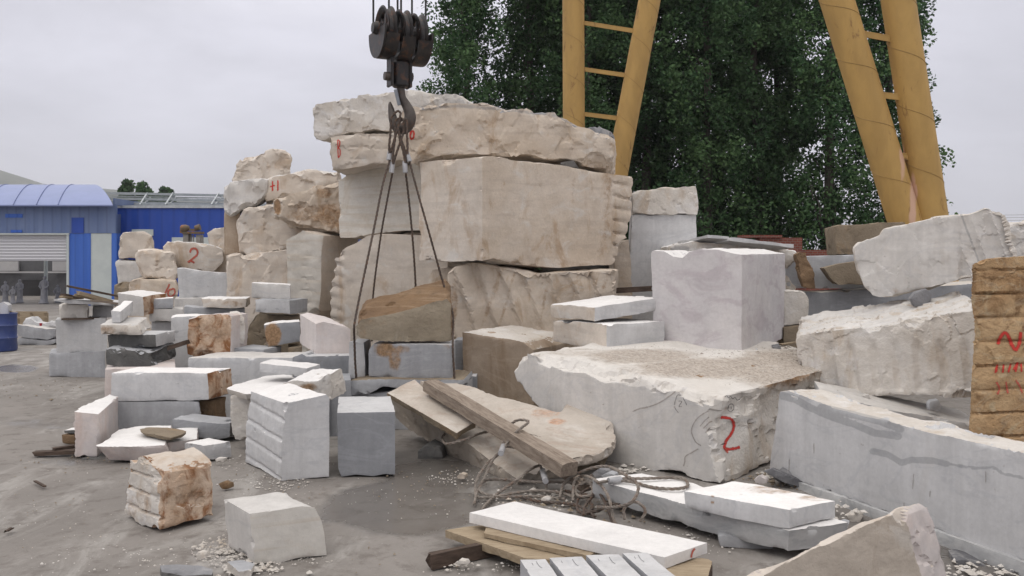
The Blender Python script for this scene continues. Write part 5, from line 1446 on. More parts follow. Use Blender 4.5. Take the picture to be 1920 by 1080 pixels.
# the hook: shank, then a tapering bowl to the point at the left
hk = [(751, 158), (752, 172), (754, 184), (761, 196), (767, 208), (769, 220), (766, 232), (759, 240), (750, 241), (743, 236), (738, 226), (735, 214), (733, 203), (731.5, 195), (732, 191)]
hr = [.05, .052, .054, .06, .07, .078, .082, .08, .078, .072, .062, .05, .038, .024, .01]
pts = catmull([tuple(hp(*q)) for q in hk], 4)
rr = np.interp(np.linspace(0, 1, len(pts)), np.linspace(0, 1, len(hr)), hr)
mb = MB(); mb.tube(pts, [x * .82 for x in rr], 16)
mb.build('hook', M['hooksteel'], hb, True, 60)
mb = MB(); mb.bar(hp(743, 170, -.07), hp(750, 199, -.05), .05, .035, (1, 0, 0)); mb.build('safety_latch', M['latch'], hb, bevel=.005)
for px, sx, sy in ((702, 0, 0), (731, 0, 0), (745.5, 1, 0), (752, 1, 0), (771, 2, 0), (797, 2, 0)):
    mb = MB()
    b = hp(px, 52 + sx * 4); b.y = YH + (sx - 1) * .075
    mb.tube([b, b + Vector((0, 0, 9))], .011, 8)
    mb.build('hoist_cable', M['cable'], hb, True, 60)

# ------------------------------------------------------------------ wire rope sling on the hook
sg = empty('wire_rope_sling', tuple(hp(750, 300)), 'four legged steel wire rope sling hanging from the hook round two stones', 'sling')
Yf = 9.02


def rope(parent, pts, r, mat, name='rope', n=8, cm=5):
    q = [Vector(p) for p in catmull(pts, cm)]
    # resample evenly, then lay three strands round the centre line
    seg = [0.0]
    for a, b in zip(q[:-1], q[1:]): seg.append(seg[-1] + (b - a).length)
    L = seg[-1]; stp = r * 1.15
    m = max(6, int(L / stp))
    cl = [Vector([float(np.interp(L * i / m, seg, [v[k] for v in q])) for k in range(3)]) for i in range(m + 1)]
    mb = MB()
    u = (cl[1] - cl[0]).orthogonal().normalized()
    fr = []
    for i, p in enumerate(cl):
        t = (cl[min(m, i + 1)] - cl[max(0, i - 1)]).normalized()
        u = (u - t * u.dot(t)).normalized(); fr.append((u.copy(), t.cross(u)))
    for s in range(3):
        mb.tube([p + (a * math.cos(2.0944 * s + i * .62) + b * math.sin(2.0944 * s + i * .62)) * r * .5 for i, (p, (a, b)) in enumerate(zip(cl, fr))], r * .56, 5)
    return mb.build(name, M[mat], parent, True, 70)


rope(sg, [P(732, 296, 9.62), P(718, 345, 9.5), P(704, 415, 9.35), P(686, 500, 9.2), P(668, 588, 9.02), P(664, 615, 8.98), P(664.5, 640, 9.12), P(666, 680, 9.2), P(668.5, 712, 9.24)], .0125, 'ropesteel')
rope(sg, [P(737, 318, 9.7), P(727, 370, 9.8), P(712, 455, 9.95), P(699, 560, 10.12), P(697, 640, 10.2)], .0115, 'ropesteel')
rope(sg, [P(759, 312, 9.72), P(765, 360, 9.85), P(773, 440, 10.0), P(779, 530, 10.15), P(780, 600, 10.2)], .0125, 'ropesteel')
rope(sg, [P(766, 296, 9.62), P(779, 345, 9.6), P(800, 420, 9.6), P(831, 531, 9.75), P(846, 575, 9.6), P(850, 600, 9.45), P(849, 645, 9.2), P(851, 690, 9.16), P(853, 722, 9.15)], .0122, 'ropesteel')
for a, b in (((731, 285), (729, 300)), ((736, 304), (734, 324)), ((759, 303), (760, 324)), ((763, 287), (768, 303))):
    mb = MB(); mb.tube([P(*a, 9.62), P(*b, 9.61)], .027, 12); mb.build('ferrule', M['ferrule'], sg, True, 40)
for pts in ([(733, 222), (732, 250), (730, 270), (730, 288)], [(751, 214), (747, 235), (740, 260), (732, 287)], [(740, 228), (741, 255), (738, 280), (736, 308)], [(757, 246), (752, 262), (745, 282), (737, 308)],
            [(746, 238), (750, 262), (756, 284), (760, 305)], [(745, 240), (753, 264), (761, 288), (761, 306)], [(763, 224), (763, 250), (764, 270), (764, 290)], [(749, 262), (756, 275), (763, 290)]):
    rope(sg, [P(a, b, 9.60) for a, b in pts], .0135, 'ropesteel', 'rope_eye')
for pts in ([(733, 224), (738, 214), (747, 208), (752, 214)], [(740, 228), (748, 222), (757, 226), (757, 246)], [(745, 240), (752, 226), (763, 224)]):
    rope(sg, [P(a, b, 9.62) for a, b in pts], .0135, 'ropesteel', 'rope_eye')

# ------------------------------------------------------------------ tangle of wire ropes in the foreground
def tangle(label, paths, ferr=(), mat='roperust', r=.0112):
    root = empty('wire_rope', tuple(PG(paths[0][0][0], paths[0][0][1], 0)), label, 'wire rope', 'loose wire ropes before the tilted slab')
    for p in paths:
        pts = [PG(a, b, z) for a, b, z in p]
        # tiny wobble makes the strands look handled
        pts = [q + RNG.normal(0, .004, 3) for q in pts]
        rope(root, pts, r, mat, 'rope')
    for a, b, z in ferr:
        mb = MB(); mb.tube([PG(*a, z), PG(*b, z)], .022, 12); mb.build('ferrule', M['ferrule'], root, True, 40)
    return root


tangle('dusty wire rope with an upright eye looped over the tilted slab', [
    [(943, 838, .26), (955, 802, .36), (968, 787, .42), (988, 789, .42), (990, 793, .41), (973, 807, .38), (956, 822, .32), (944, 840, .26), (932, 855, .21), (915, 870, .16), (896, 897, .1), (891, 918, .04), (895, 932, .02), (925, 931, .02), (975, 923, .03), (1012, 920, .04), (1050, 924, .03), (1082, 932, .03), (1112, 930, .05)],
    [(940, 846, .25), (925, 862, .2), (908, 893, .1), (898, 915, .04), (905, 925, .02), (940, 932, .015), (1000, 930, .015), (1060, 936, .015)]], [((945, 834), (939, 850), .26)])
tangle('dusty wire rope with a loop hanging over the near edge of the tilted slab', [
    [(960, 808, .24), (905, 802, .25), (850, 807, .22), (831, 815, .2), (829, 826, .18), (841, 833, .2), (875, 822, .25), (907, 811, .26), (950, 806, .25)],
    [(940, 836, .2), (962, 838, .21), (987, 842, .2), (1005, 860, .17), (1015, 878, .13), (1022, 900, .06), (1025, 921, .02)]], [((1017, 882), (1023, 902), .11)])
tangle('dusty wire rope arching from the ground over the near corner of the tilted slab', [
    [(1060, 867, .1), (1022, 869, .13), (995, 880, .14), (970, 897, .1), (937, 922, .03), (912, 945, .01), (903, 958, .01)],
    [(1110, 905, .1), (1055, 905, .06), (1000, 905, .05), (950, 900, .05), (912, 901, .05), (897, 915, .03), (889, 945, .015)],
    [(970, 812, .27), (1012, 821, .24), (1035, 835, .2), (1047, 850, .16), (1049, 872, .12)]])
tangle('brown wire rope coiled in large rings beside the streaked slab', [
    [(1050, 935, .02), (1052, 915, .06), (1062, 900, .1), (1080, 889, .14), (1110, 877, .2), (1142, 876, .23), (1175, 890, .29), (1192, 906, .27), (1196, 926, .23), (1182, 942, .19), (1150, 948, .13), (1120, 950, .06)],
    [(1072, 940, .02), (1075, 922, .06), (1078, 902, .1), (1095, 893, .13), (1117, 900, .18), (1135, 918, .17), (1143, 940, .13), (1150, 970, .05), (1156, 985, .01)],
    [(1095, 900, .1), (1110, 908, .1), (1108, 928, .06), (1085, 930, .05), (1080, 914, .07), (1097, 903, .1)],
    [(1170, 975, .05), (1171, 955, .11), (1180, 944, .14), (1194, 941, .15), (1206, 949, .13), (1209, 963, .09), (1200, 976, .05)]])
tangle('rusty wire rope bundle lying on the ground behind the polished slab', [
    [(1060, 920, .04), (1090, 926, .05), (1118, 931, .05), (1135, 925, .06), (1120, 915, .07), (1096, 920, .06), (1082, 938, .03), (1084, 958, .02), (1102, 964, .02), (1112, 950, .03), (1100, 938, .04)],
    [(1090, 962, .02), (1120, 958, .03), (1140, 944, .06), (1160, 946, .06)],
    [(1108, 890, .12), (1118, 908, .1), (1112, 930, .06), (1098, 950, .03), (1090, 970, .01)],
    [(1125, 925, .08), (1138, 945, .06), (1148, 975, .02), (1158, 992, .01)],
    [(975, 931, .01), (1010, 940, .01), (1050, 944, .01), (1084, 950, .02), (1115, 970, .01)]], mat='ropesteel')
tangle('pale brown wire rope with an eye lying on the streaked slab', [
    [(1120, 906, .2), (1140, 902, .2), (1165, 899, .2), (1205, 899, .2), (1255, 896, .2), (1280, 897, .2), (1291, 906, .2), (1281, 915, .2), (1255, 917, .2), (1220, 911, .2), (1180, 903, .2), (1160, 901, .2)]], [((1141, 902), (1164, 899), .205)])

# ------------------------------------------------------------------ brick wall beyond the yard
def brick_mat():
    t = NT('red_brick')
    co = t.coords(False)
    b = t.n('ShaderNodeTexBrick')
    mp = t.n('ShaderNodeMapping'); t.l(co, mp.inputs[0]); mp.inputs['Rotation'].default_value = (math.radians(90), 0, 0)
    t.l(mp.outputs[0], b.inputs['Vector'])
    b.inputs['Scale'].default_value = 4.5
    b.inputs['Color1'].default_value = (.21, .065, .045, 1); b.inputs['Color2'].default_value = (.155, .05, .038, 1); b.inputs['Mortar'].default_value = (.2, .16, .14, 1)
    return t.done(b.outputs[0], .85, .2)


mb = MB()
a, b = P(1240, 467, 21), P(1630, 473, 21)
mb.box(((a[0] + b[0]) / 2, 21, a[2] / 2 - .02), (b[0] - a[0], .25, a[2]))
pa, pb = P(1420, 446, 20.95), P(1499, 446, 20.95)
mb.box(((pa[0] + pb[0]) / 2, 20.95, pa[2] / 2), (pb[0] - pa[0], .4, pa[2]))
mb.box((pa[0] + .05, 20.95, pa[2] + .03), (.9, .5, .06))
tag(mb.build('brick_wall', brick_mat()), 'low red brick wall with a taller pier below the poplars', 'brick wall')

# ------------------------------------------------------------------ workshop and shed on the left
def corrugated(name, c1, c2, pitch, rough=.45, depth=.02, rib_dark=.3):
    t = NT(name)
    co = t.coords(False)
    sx = t.n('ShaderNodeSeparateXYZ'); t.l(co, sx.inputs[0])
    wv = t.math('SINE', t.math('MULTIPLY', sx.outputs[0], 2 * math.pi / pitch))
    n = t.noise(t.scalev(co, (1, 1, .25)), 1.1, 5, .6)
    c = t.mix(t.ramp(n, .35, .68), c1, c2)
    rib = t.math('MULTIPLY', t.ramp(wv, .6, 1.0), rib_dark)  # darker stripe along each rib of the sheet
    c = t.mix(rib, c, tuple(x * .55 for x in c1))
    return t.done(c, rough, .4, t.bump(wv, .6, depth))


M['facade'] = corrugated('faded_blue_sheet', (.115, .165, .31), (.155, .205, .34), .33)
M['bluewall'] = corrugated('bright_blue_sheet', (.018, .062, .33), (.022, .07, .36), .45)
M['bluecol'] = corrugated('blue_column_sheet', (.03, .11, .46), (.05, .14, .5), .3)
M['roofblue'] = plain_mat('pale_blue_roof_sheet', (.215, .26, .46), (.195, .24, .42), .4, .5, sc=1.2)
M['roofseam'] = plain_mat('roof_seam', (.15, .185, .36))
M['panel'] = plain_mat('greenish_white_panel', (.52, .56, .54), (.47, .51, .5), .6, .3, sc=2)
M['shutter'] = None


def shutter_mat():
    t = NT('roller_shutter')
    co = t.coords(False)
    sx = t.n('ShaderNodeSeparateXYZ'); t.l(co, sx.inputs[0])
    wv = t.math('SINE', t.math('MULTIPLY', sx.outputs[2], 2 * math.pi / .11))
    c = t.mix(t.math('MULTIPLY', t.ramp(wv, .3, 1), .4), (.54, .54, .565), (.33, .335, .37))
    return t.done(c, .5, .4, t.bump(wv, .5, .02))


M['shutter'] = shutter_mat()
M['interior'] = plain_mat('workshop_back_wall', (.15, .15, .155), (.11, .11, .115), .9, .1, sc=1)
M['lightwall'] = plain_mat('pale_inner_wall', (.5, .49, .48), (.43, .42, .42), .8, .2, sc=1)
M['void_shade'] = plain_mat('painted_void_shade', (.06, .058, .06), (.045, .045, .045), .9, .1, sc=1)
M['trim'] = plain_mat('pale_trim', (.5, .53, .55))


def wallbox(mb, x0, y0, x1, y1, Y, d):
    a, b = P(x0, y0, Y), P(x1, y1, Y)
    mb.box(((a[0] + b[0]) / 2, Y + d / 2, (a[2] + b[2]) / 2), (abs(b[0] - a[0]), d, abs(a[2] - b[2])))


YW = 33.0
gz = CY + F * H / YW
ws = empty('workshop', tuple(P(60, gz, YW)), 'open workshop with a pale blue curved roof and a half raised roller shutter', 'workshop')


def part(name, boxes, mat, parent, **k):
    mb = MB()
    for bx in boxes: wallbox(mb, *bx)
    return mb.build(name, M[mat], parent, **k)


part('upper_wall', [(-330, 383, 217, 437, YW, .15)], 'facade', ws)
part('corner_column', [(129, 437.5, 170, gz, YW, .35)], 'bluecol', ws)
part('wall_panel', [(170.2, 437.5, 209, gz, YW + .02, .2)], 'panel', ws)
part('corner_column', [(209.2, 437.5, 219, gz, YW, .35)], 'bluecol', ws)
part('door_frame', [(124.5, 438, 128.8, gz, YW - .05, .2), (-60, 437.4, 129, 440, YW - .08, .2)], 'panel', ws)
part('roller_shutter', [(-330, 440, 124.3, 489, YW + .06, .05)], 'shutter', ws)
part('faded_sign', [(10, 401, 42, 408, YW - .03, .02), (20, 431, 41, 436, YW - .03, .02)], 'bluecol', ws)
part('blue_patch', [(134, 408, 157, 437, YW - .03, .02)], 'bluewall', ws)
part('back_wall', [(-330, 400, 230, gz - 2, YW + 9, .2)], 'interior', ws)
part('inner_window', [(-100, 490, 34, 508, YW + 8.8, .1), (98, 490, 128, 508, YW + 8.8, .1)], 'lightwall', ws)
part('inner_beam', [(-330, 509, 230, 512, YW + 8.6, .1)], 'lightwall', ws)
part('painted_dark_doorway', [(42, 525, 78, gz - 2.2, YW + 8.7, .05)], 'void_shade', ws)  # flat plate, the shade of the open doorway is painted as its colour
mb = MB(); q = P(86, gz, YW + 5); mb.tube([(q[0], q[1], 0), (q[0], q[1], 3.3)], .08, 10); mb.build('inner_post', M['panel'], ws, True)
part('side_wall', [(205, 400, 209, gz, YW + .4, 8.5)], 'facade', ws)
# curved roof, an arc from the eave up and back
mb = MB()
xe0, xe1 = P(-330, 380, YW)[0], P(217, 387, YW)[0]
n = 14
V, Fc = [], []
for i in range(n + 1):
    t = i / n
    an = t * math.radians(100)
    y = YW - .35 + 3.6 * t
    z0 = P(0, 381, YW)[2] - .08
    z = z0 + .98 * math.sin(min(an, math.pi / 2)) ** .9
    xr = xe1 + .05 - 2.5 * t
    V += [(xe0, y, z), (xr, y, z), (xe0, y, z - .05), (xr, y, z - .05)]
for i in range(n):
    a = i * 4; b = a + 4
    Fc += [(a, a + 1, b + 1, b), (a + 2, b + 2, b + 3, a + 3), (a + 1, a + 3, b + 3, b + 1), (a, b, b + 2, a + 2)]
Fc += [(0, 2, 3, 1), (n * 4, n * 4 + 1, n * 4 + 3, n * 4 + 2)]
mb.add(V, Fc)
mb.mi = 1
for px in (-15, 35, 78, 118):
    x = P(px, 380, YW)[0]
    V, Fc = [], []
    pts = []
    for i in range(n + 1):
        t = i / n
        z = P(0, 381, YW)[2] - .08 + .98 * math.sin(min(t * math.radians(100), math.pi / 2)) ** .9
        pts.append((x - 1.1 * t, YW - .36 + 3.6 * t, z + .01))
    mb.tube(pts, .014, 6)
mb.build('curved_roof', [M['roofblue'], M['roofseam']], ws, True, 50)
part('gable_wall', [(212, 372, 216, 384, YW + .5, 5.5)], 'facade', ws)

YS = 34.2
gs = CY + F * H / YS
sh = empty('metal_shed', tuple(P(320, gs, YS)), 'bright blue sheet metal shed behind the left pile', 'shed')
part('front_wall', [(216, 390, 640, gs, YS, .2)], 'bluewall', sh)
part('wall_trim', [(214, 385, 640, 390, YS - .06, .3)], 'trim', sh)
part('louvred_window', [(247, 430, 287, 442, YS - .05, .06)], 'panel', sh)
part('louvred_window', [(322, 445, 392, 470, YS - .05, .06)], 'panel', sh)
part('side_wall', [(640, 390, 644, gs, YS + .2, 9)], 'bluewall', sh)
# open roof framing: purlins over lattice trusses
for k, (y0, y1) in enumerate(((361, 367), (371, 376), (380, 384))):
    Yk = YS + 4.2 - 1.6 * k
    a, b = P(186, y0 + 1, Yk), P(660, y1 + 4, Yk)
    mb = MB(); mb.bar(a, b, .12, .1); mb.bar(a + np.array([0, .3, -.1]), b + np.array([0, .3, -.1]), .06, .05)
    mb.build('purlin', M['truss'], sh)
for px in (262, 310, 396, 470, 560):
    mb = MB()
    for (q0, q1) in (((px, 384, YS + .6), (px + 14, 362, YS + 4.6)), ((px + 3, 388, YS + .6), (px + 20, 370, YS + 4.6))): mb.bar(P(*q0), P(*q1), .05, .05)
    for k in range(5):
        t0, t1 = k / 5, (k + 1) / 5
        A0, A1 = P(px, 384, YS + .6), P(px + 14, 362, YS + 4.6); B0, B1 = P(px + 3, 388, YS + .6), P(px + 20, 370, YS + 4.6)
        mb.bar(A0 + (A1 - A0) * t0, B0 + (B1 - B0) * t1, .03, .03)
    mb.build('roof_truss', M['truss'], sh)

# stone machine against the blue shed
mc = empty('stone_machine', tuple(P(358, 460, 24)), 'rusty machine on a post frame in front of the blue shed', 'machine')
mb = MB(); wallbox(mb, 343, 438, 353, 480, 24, .25); wallbox(mb, 367, 440, 376, 480, 24, .25); wallbox(mb, 357, 440, 359, 480, 24, .06); wallbox(mb, 361, 440, 363, 480, 24, .06)
wallbox(mb, 343, 480, 376, 605, 24, .3)
mb.build('post_frame', M['concretepost'], mc, bevel=.01)
part('cross_beam', [(341, 434, 376, 438.5, 23.95, .3)], 'machine', mc)
mb = MB()
a = P(339, 429, 24); b = P(355, 427, 24)
mb.tube([a, a + (b - a) * .15, a + (b - a) * .6, b], [.07, .1, .1, .05], 12); mb.build('motor', M['machine'], mc, True)
mb = MB(); a = P(366, 428, 24); b = P(375, 426, 24); mb.tube([a, b], [.07, .09], 12); mb.bar(P(354, 431, 24), P(368, 431, 24), .05, .06); wallbox(mb, 337, 431, 345, 437, 24, .2); mb.build('gear_unit', M['machine'], mc, True)

# barrel, crate, cup, offcuts at far left
br = empty('oil_barrel', tuple(PG(2, 657)), 'dented blue oil barrel standing at the left picture edge', 'barrel')
c = PG(2, 657); Rb = .265
mb = MB(); mb.revolve([(0, .001), (0, Rb), (.03, Rb + .01), (.22, Rb), (.24, Rb + .014), (.26, Rb), (.45, Rb), (.47, Rb + .014), (.49, Rb), (.67, Rb), (.69, Rb + .012), (.69, Rb - .02), (.66, Rb - .03), (.66, .001)], c, (0, 0, 1), 32)
mb.build('drum', M['bluebarrel'], br, True, 40)
S('stone_offcut', 'white offcut sticking out on top of the blue barrel', 'stone offcut', [(-14, 574), (6, 566), (14, 572), (16, 592), (-14, 592)], 17.0, (.0, .2, 0), 'cool', r=.01, chips=4, cs=.03)
S('stone_offcut', 'brown lump on the rim of the blue barrel', 'stone offcut', [(12, 586), (18, 582), (25, 586), (25, 592), (12, 592)], 17.05, (.0, .1, 0), 'olive', r=.01, chips=4, cs=.03)
S('stone_block', 'upper of the two grey slabs beside the blue barrel', 'stone block', [(31, 609), (60, 612), (88, 617), (104, 616), (104, 632), (88, 638), (31, 631)], 18, (.1, .6, 0), 'grey', mt='white', r=.006, chips=5, cs=.04, group=GB)
S('stone_block', 'lower of the two grey slabs beside the blue barrel', 'stone block', [(31, 633), (88, 639), (104, 634), (103, 644), (82, 648), (31, 647)], 18, (.1, .6, 0), 'grey', r=.006, chips=6, cs=.04, group=GB)
S('stone_offcut', 'crumpled pale debris heap lying on the grey slabs by the barrel', 'stone offcut', [(40, 610), (46, 598), (56, 596), (66, 604), (82, 606), (98, 602), (104, 612), (86, 617)], 18.2, (.0, .3, 0), 'cool', r=.03, chips=6, cs=.05)
mb = MB(); c = P(76.5, 611, 17.95); mb.tube([c, c + np.array([0, 0, .055])], [.022, .028], 12); tag(mb.build('plastic_cup', M['redplastic'], None, True, 40), 'tiny red plastic cup on the grey slab by the barrel', 'cup')
ct = empty('wooden_crate', tuple(PG(59, 612)), 'yellowish wooden pallet crate behind the grey slabs at far left', 'crate')
Yc = 22.5
for (x0, y0, x1, y1) in ((29, 584, 88, 587), (29, 594, 88, 597), (29, 606, 88, 609)): part('slat', [(x0, y0, x1, y1, Yc, .03)], 'lightwood', ct)
for (x0, y0, x1, y1) in ((30, 587, 34, 613), (56, 587, 60, 613), (83, 587, 88, 613)): part('upright', [(x0, y0, x1, y1, Yc + .04, .08)], 'lightwood', ct)
part('backboard', [(34, 587, 83, 612, Yc + .7, .03)], 'lightwood', ct)


# unfinished marble figures by the workshop door
def figure(label, px, py, Yd, hgt, lean=0.0):
    b = P(px, CY + F * H / Yd, Yd)
    V, Fc = [], []
    prof = [(0, .26), (.03, .27), (.06, .22), (.2, .19), (.4, .175), (.52, .19), (.6, .165), (.7, .19), (.78, .21), (.83, .15), (.855, .07), (.88, .08), (.93, .105), (.97, .085), (1.0, .01)]
    mb = MB()
    pts = [Vector((b[0] + lean * t, b[1], b[2] + t * hgt)) for t, r in prof]
    mb.tube(pts, [r * hgt * .62 for t, r in prof], 18)
    sh_ = Vector((b[0] + lean * .78, b[1], b[2] + .78 * hgt))
    for s in (-1, 1):
        mb.tube([sh_ + Vector((s * .12 * hgt, 0, 0)), sh_ + Vector((s * .155 * hgt, -.05, -.16 * hgt)), sh_ + Vector((s * .06 * hgt, -.14, -.24 * hgt))], [.045 * hgt, .04 * hgt, .03 * hgt], 10)
    o_ = mb.build('statue', M['statue'], None, True, 80)
    return tag(o_, label, 'statue', 'pale marble statues in the workshop doorway')


figure('pale marble figure left of the others in the workshop doorway', 10, 0, 34.6, .85)
figure('slim pale marble figure standing next to the dark doorway', 37, 0, 34.9, .92)
figure('tallest pale marble figure by the inner post of the workshop', 82, 0, 34.4, 1.05, .04)
figure('small pale marble figure right of the tallest one', 108, 0, 35, .7)
figure('short pale marble figure half hidden by the barrel', 24, 0, 34.2, .66)

# ------------------------------------------------------------------ hills
def hill_mat():
    t = NT('hazed_hillside')
    co = t.coords(False)
    return t.done(t.mix(t.ramp(t.noise(co, .012, 5, .6), .4, .6), (.15, .162, .15), (.18, .19, .178)), .95, .05)  # green greyed down, distance haze is put into the colour


xs = np.linspace(-1300, 500, 181); ds = np.linspace(-160, 160, 21)
X, D = np.meshgrid(xs, ds)
Y0 = 900 + D
pxs = CX + F * X / 900
prof = np.interp(pxs, [-1600, -400, -150, 0, 40, 75, 120, 170, 215, 300, 420, 560, 800], [300, 262, 270, 319, 331, 345, 349, 352, 358, 366, 376, 400, 470])
Z = (CY - prof) / F * 900 + 1.7
Vh = np.stack([X.ravel(), Y0.ravel(), np.zeros(X.size)], 1)
Zs = Z * np.cos(D / 160 * math.pi / 2) ** .7 + 3.0 * fbm(np.stack([X.ravel() * .02, Y0.ravel() * .02, X.ravel() * 0], 1), 4, 4).reshape(X.shape) * np.cos(D / 160 * math.pi / 2)
Vh[:, 2] = np.maximum(Zs.ravel(), -1)
n, m = X.shape
I = np.arange(n * m).reshape(n, m)
Q = np.stack([I[:-1, :-1].ravel(), I[:-1, 1:].ravel(), I[1:, 1:].ravel(), I[1:, :-1].ravel()], 1)
tag(link('hill', mesh_from('hill', Vh, Q, [hill_mat()])), kind='structure')

# ------------------------------------------------------------------ trees
def leaf_mat():
    t = NT('poplar_leaves')
    tint = t.attr('tint')
    c = t.mix(tint, (.030, .068, .030), (.105, .18, .072))
    hs = t.n('ShaderNodeHueSaturation'); t.l(c, hs.inputs['Color'])
    t.l(t.math('MULTIPLY_ADD', t.n('ShaderNodeObjectInfo').outputs['Random'], .55, .72), hs.inputs['Value']); c = hs.outputs[0]
    t.setin(t.b.inputs['Base Color'], c)
    t.b.inputs['Roughness'].default_value = .75
    t.b.inputs['Specular IOR Level'].default_value = .15
    tr = t.n('ShaderNodeBsdfTranslucent'); t.l(c, tr.inputs[0])
    mx = t.n('ShaderNodeMixShader'); mx.inputs[0].default_value = .22
    t.l(t.b.outputs[0], mx.inputs[1]); t.l(tr.outputs[0], mx.inputs[2]); t.l(mx.outputs[0], t.out.inputs[0])
    return t.m


M['leaf'] = leaf_mat()


def crown_mesh(seed, hgt, rad, z0, ncl, nlf, ls):
    rg = np.random.default_rng(seed)
    C = []
    for _ in range(ncl):
        z = z0 + (hgt - z0) * rg.uniform() ** .9
        t = (z - z0) / (hgt - z0)
        rz = rad * (.62 + .5 * math.sin(math.pi * min(1, t * 1.15 + .1))) * (1 - max(0, t - .75) * 3.2)
        a = rg.uniform(0, 6.283)
        rz *= .8 + .35 * math.sin(a * 3 + z * 1.3 + seed)
        r = rz * math.sqrt(rg.uniform(.05, 1))
        C.append((r * math.cos(a), r * math.sin(a), z, rg.uniform(.2, .48), rg.uniform(0, 1) ** 1.6))
    C = np.array(C)
    idx = np.repeat(np.arange(ncl), nlf)
    N = len(idx)
    g = rg.normal(0, 1, (N, 3)); g /= np.maximum(1, np.linalg.norm(g, axis=1) / 1.6)[:, None]
    p = C[idx, :3] + g * C[idx, 3][:, None] * np.array([.62, .62, .8])
    nr = rg.normal(0, 1, (N, 3)) + np.array([0, 0, .7])
    nr /= np.linalg.norm(nr, axis=1)[:, None]
    t1 = np.cross(nr, rg.normal(0, 1, (N, 3))); t1 /= np.linalg.norm(t1, axis=1)[:, None]
    t2 = np.cross(nr, t1)
    s = ls * rg.uniform(.7, 1.3, N)[:, None]
    q = np.stack([p - t1 * s * .62, p - t2 * s * .42 + nr * s * .12, p + t1 * s * .7, p + t2 * s * .42 + nr * s * .12], 1).reshape(-1, 3)
    Fc = np.arange(N * 4).reshape(N, 4)
    me = bpy.data.meshes.new('crown')
    me.from_pydata(q.tolist(), [], Fc.tolist())
    me.materials.append(M['leaf'])
    at = me.attributes.new('tint', 'FLOAT', 'POINT')
    tv = np.clip(.08 + .8 * C[idx, 4] + rg.normal(0, .13, N), 0, 1)
    at.data.foreach_set('value', np.repeat(tv, 4).astype(np.float32))
    return me


def trunk_mesh(seed, hgt, rad):
    rg = np.random.default_rng(seed)
    mb = MB()
    pts = [Vector((rg.normal(0, .05) * k * .3, rg.normal(0, .05) * k * .3, hgt * .93 * k / 8)) for k in range(9)]
    pts[0] = Vector((0, 0, 0))
    mb.tube(pts, [.2 * (1 - .88 * k / 8) for k in range(9)], 10)
    for _ in range(26):
        t = rg.uniform(.1, .9)
        b = pts[int(t * 8)].lerp(pts[min(8, int(t * 8) + 1)], t * 8 % 1)
        a = rg.uniform(0, 6.283); L = rad * rg.uniform(.3, .6) * (1.1 - t * .6)
        d = Vector((math.cos(a), math.sin(a), rg.uniform(.8, 1.6)))
        q = [b, b + d * L * .35, b + d * L * .75 + Vector((0, 0, L * .12)), b + d * L + Vector((0, 0, L * .3))]
        mb.tube(q, [.05 * (1.1 - t), .038 * (1.1 - t), .022 * (1.1 - t), .008], 6)
    me = bpy.data.meshes.new('trunk')
    me.from_pydata(mb.v, [], mb.f)
    me.materials.append(M['bark'])
    me.polygons.foreach_set('use_smooth', np.full(len(me.polygons), True))
    return me


PROT = [(crown_mesh(21 + k, 15 + k, 1.55, .6, 420, 95, .099), trunk_mesh(31 + k, 15 + k, 2.0)) for k in range(3)]
TP = [(-1.55, 29.2, 0, .92), (.55, 30.4, 1, 1.0), (2.5, 29.6, 2, 1.0), (4.5, 30.6, 0, 1.06), (6.3, 29.4, 1, 1.02), (8.2, 30.4, 2, 1.08), (10.4, 29.8, 0, 1.05), (12.55, 30.2, 1, 1.04),
      (1.7, 33.0, 0, 1.08), (3.8, 32.8, 1, 1.1), (5.6, 33.2, 2, 1.05), (7.6, 33.0, 0, 1.1), (9.6, 32.8, 1, 1.08), (3.0, 35.4, 2, 1.04)]
TLB = ['poplar at the left end of the row, behind the hook block', 'dense poplar second from the left end of the front row', 'dense poplar just left of the upright yellow tube', 'dense poplar framed between the tubes of the far yellow frame',
       'dark poplar just right of the far yellow frame', 'dark poplar in the middle between the two yellow frames', 'dark poplar close to the left of the near yellow frame', 'poplar at the right end of the row, behind the near yellow frame']
for k, (x, y, kd, sc) in enumerate(TP):
    lb = TLB[k] if k < 8 else 'dark green poplar of the rear row seen through the front poplars'
    root = empty('poplar_tree', (x, y, 0), lb, 'tree', 'poplar row behind the yard' if k < 8 else 'rear row of poplars')
    rz = k * 1.9
    cr = link('crown', PROT[kd][0], root); tr = link('trunk', PROT[kd][1], root)
    for o_ in (cr, tr):
        o_.rotation_euler = (0, 0, rz); o_.scale = (sc, sc, sc)
# small trees far behind the workshop
FCR = (crown_mesh(77, 9, 2.0, 2.5, 60, 70, .3), trunk_mesh(78, 9, 2.0))
for k, (px, top, lb) in enumerate([(237, 341, 'leftmost tree poking up behind the shed roof frame'), (266, 344, 'tree in the middle behind the shed roof frame'), (282, 356, 'low bushy tree right of the middle one behind the shed'), (306, 354, 'small tree behind the right part of the shed roof frame'), (316, 357, 'smallest tree behind the shed roof frame')]):
    Yt = 80 + k * 4
    x = (px - CX) / F * Yt
    h = H + (CY - top) / F * Yt
    root = empty('broadleaf_tree', (x, Yt, 0), lb, 'tree', 'trees behind the shed')
    s = h / 9.3
    for nm, me in (('crown', FCR[0]), ('trunk', FCR[1])):
        o_ = link(nm, me, root); o_.rotation_euler = (0, 0, k * 2.1); o_.scale = (s * .95, s * .95, s)

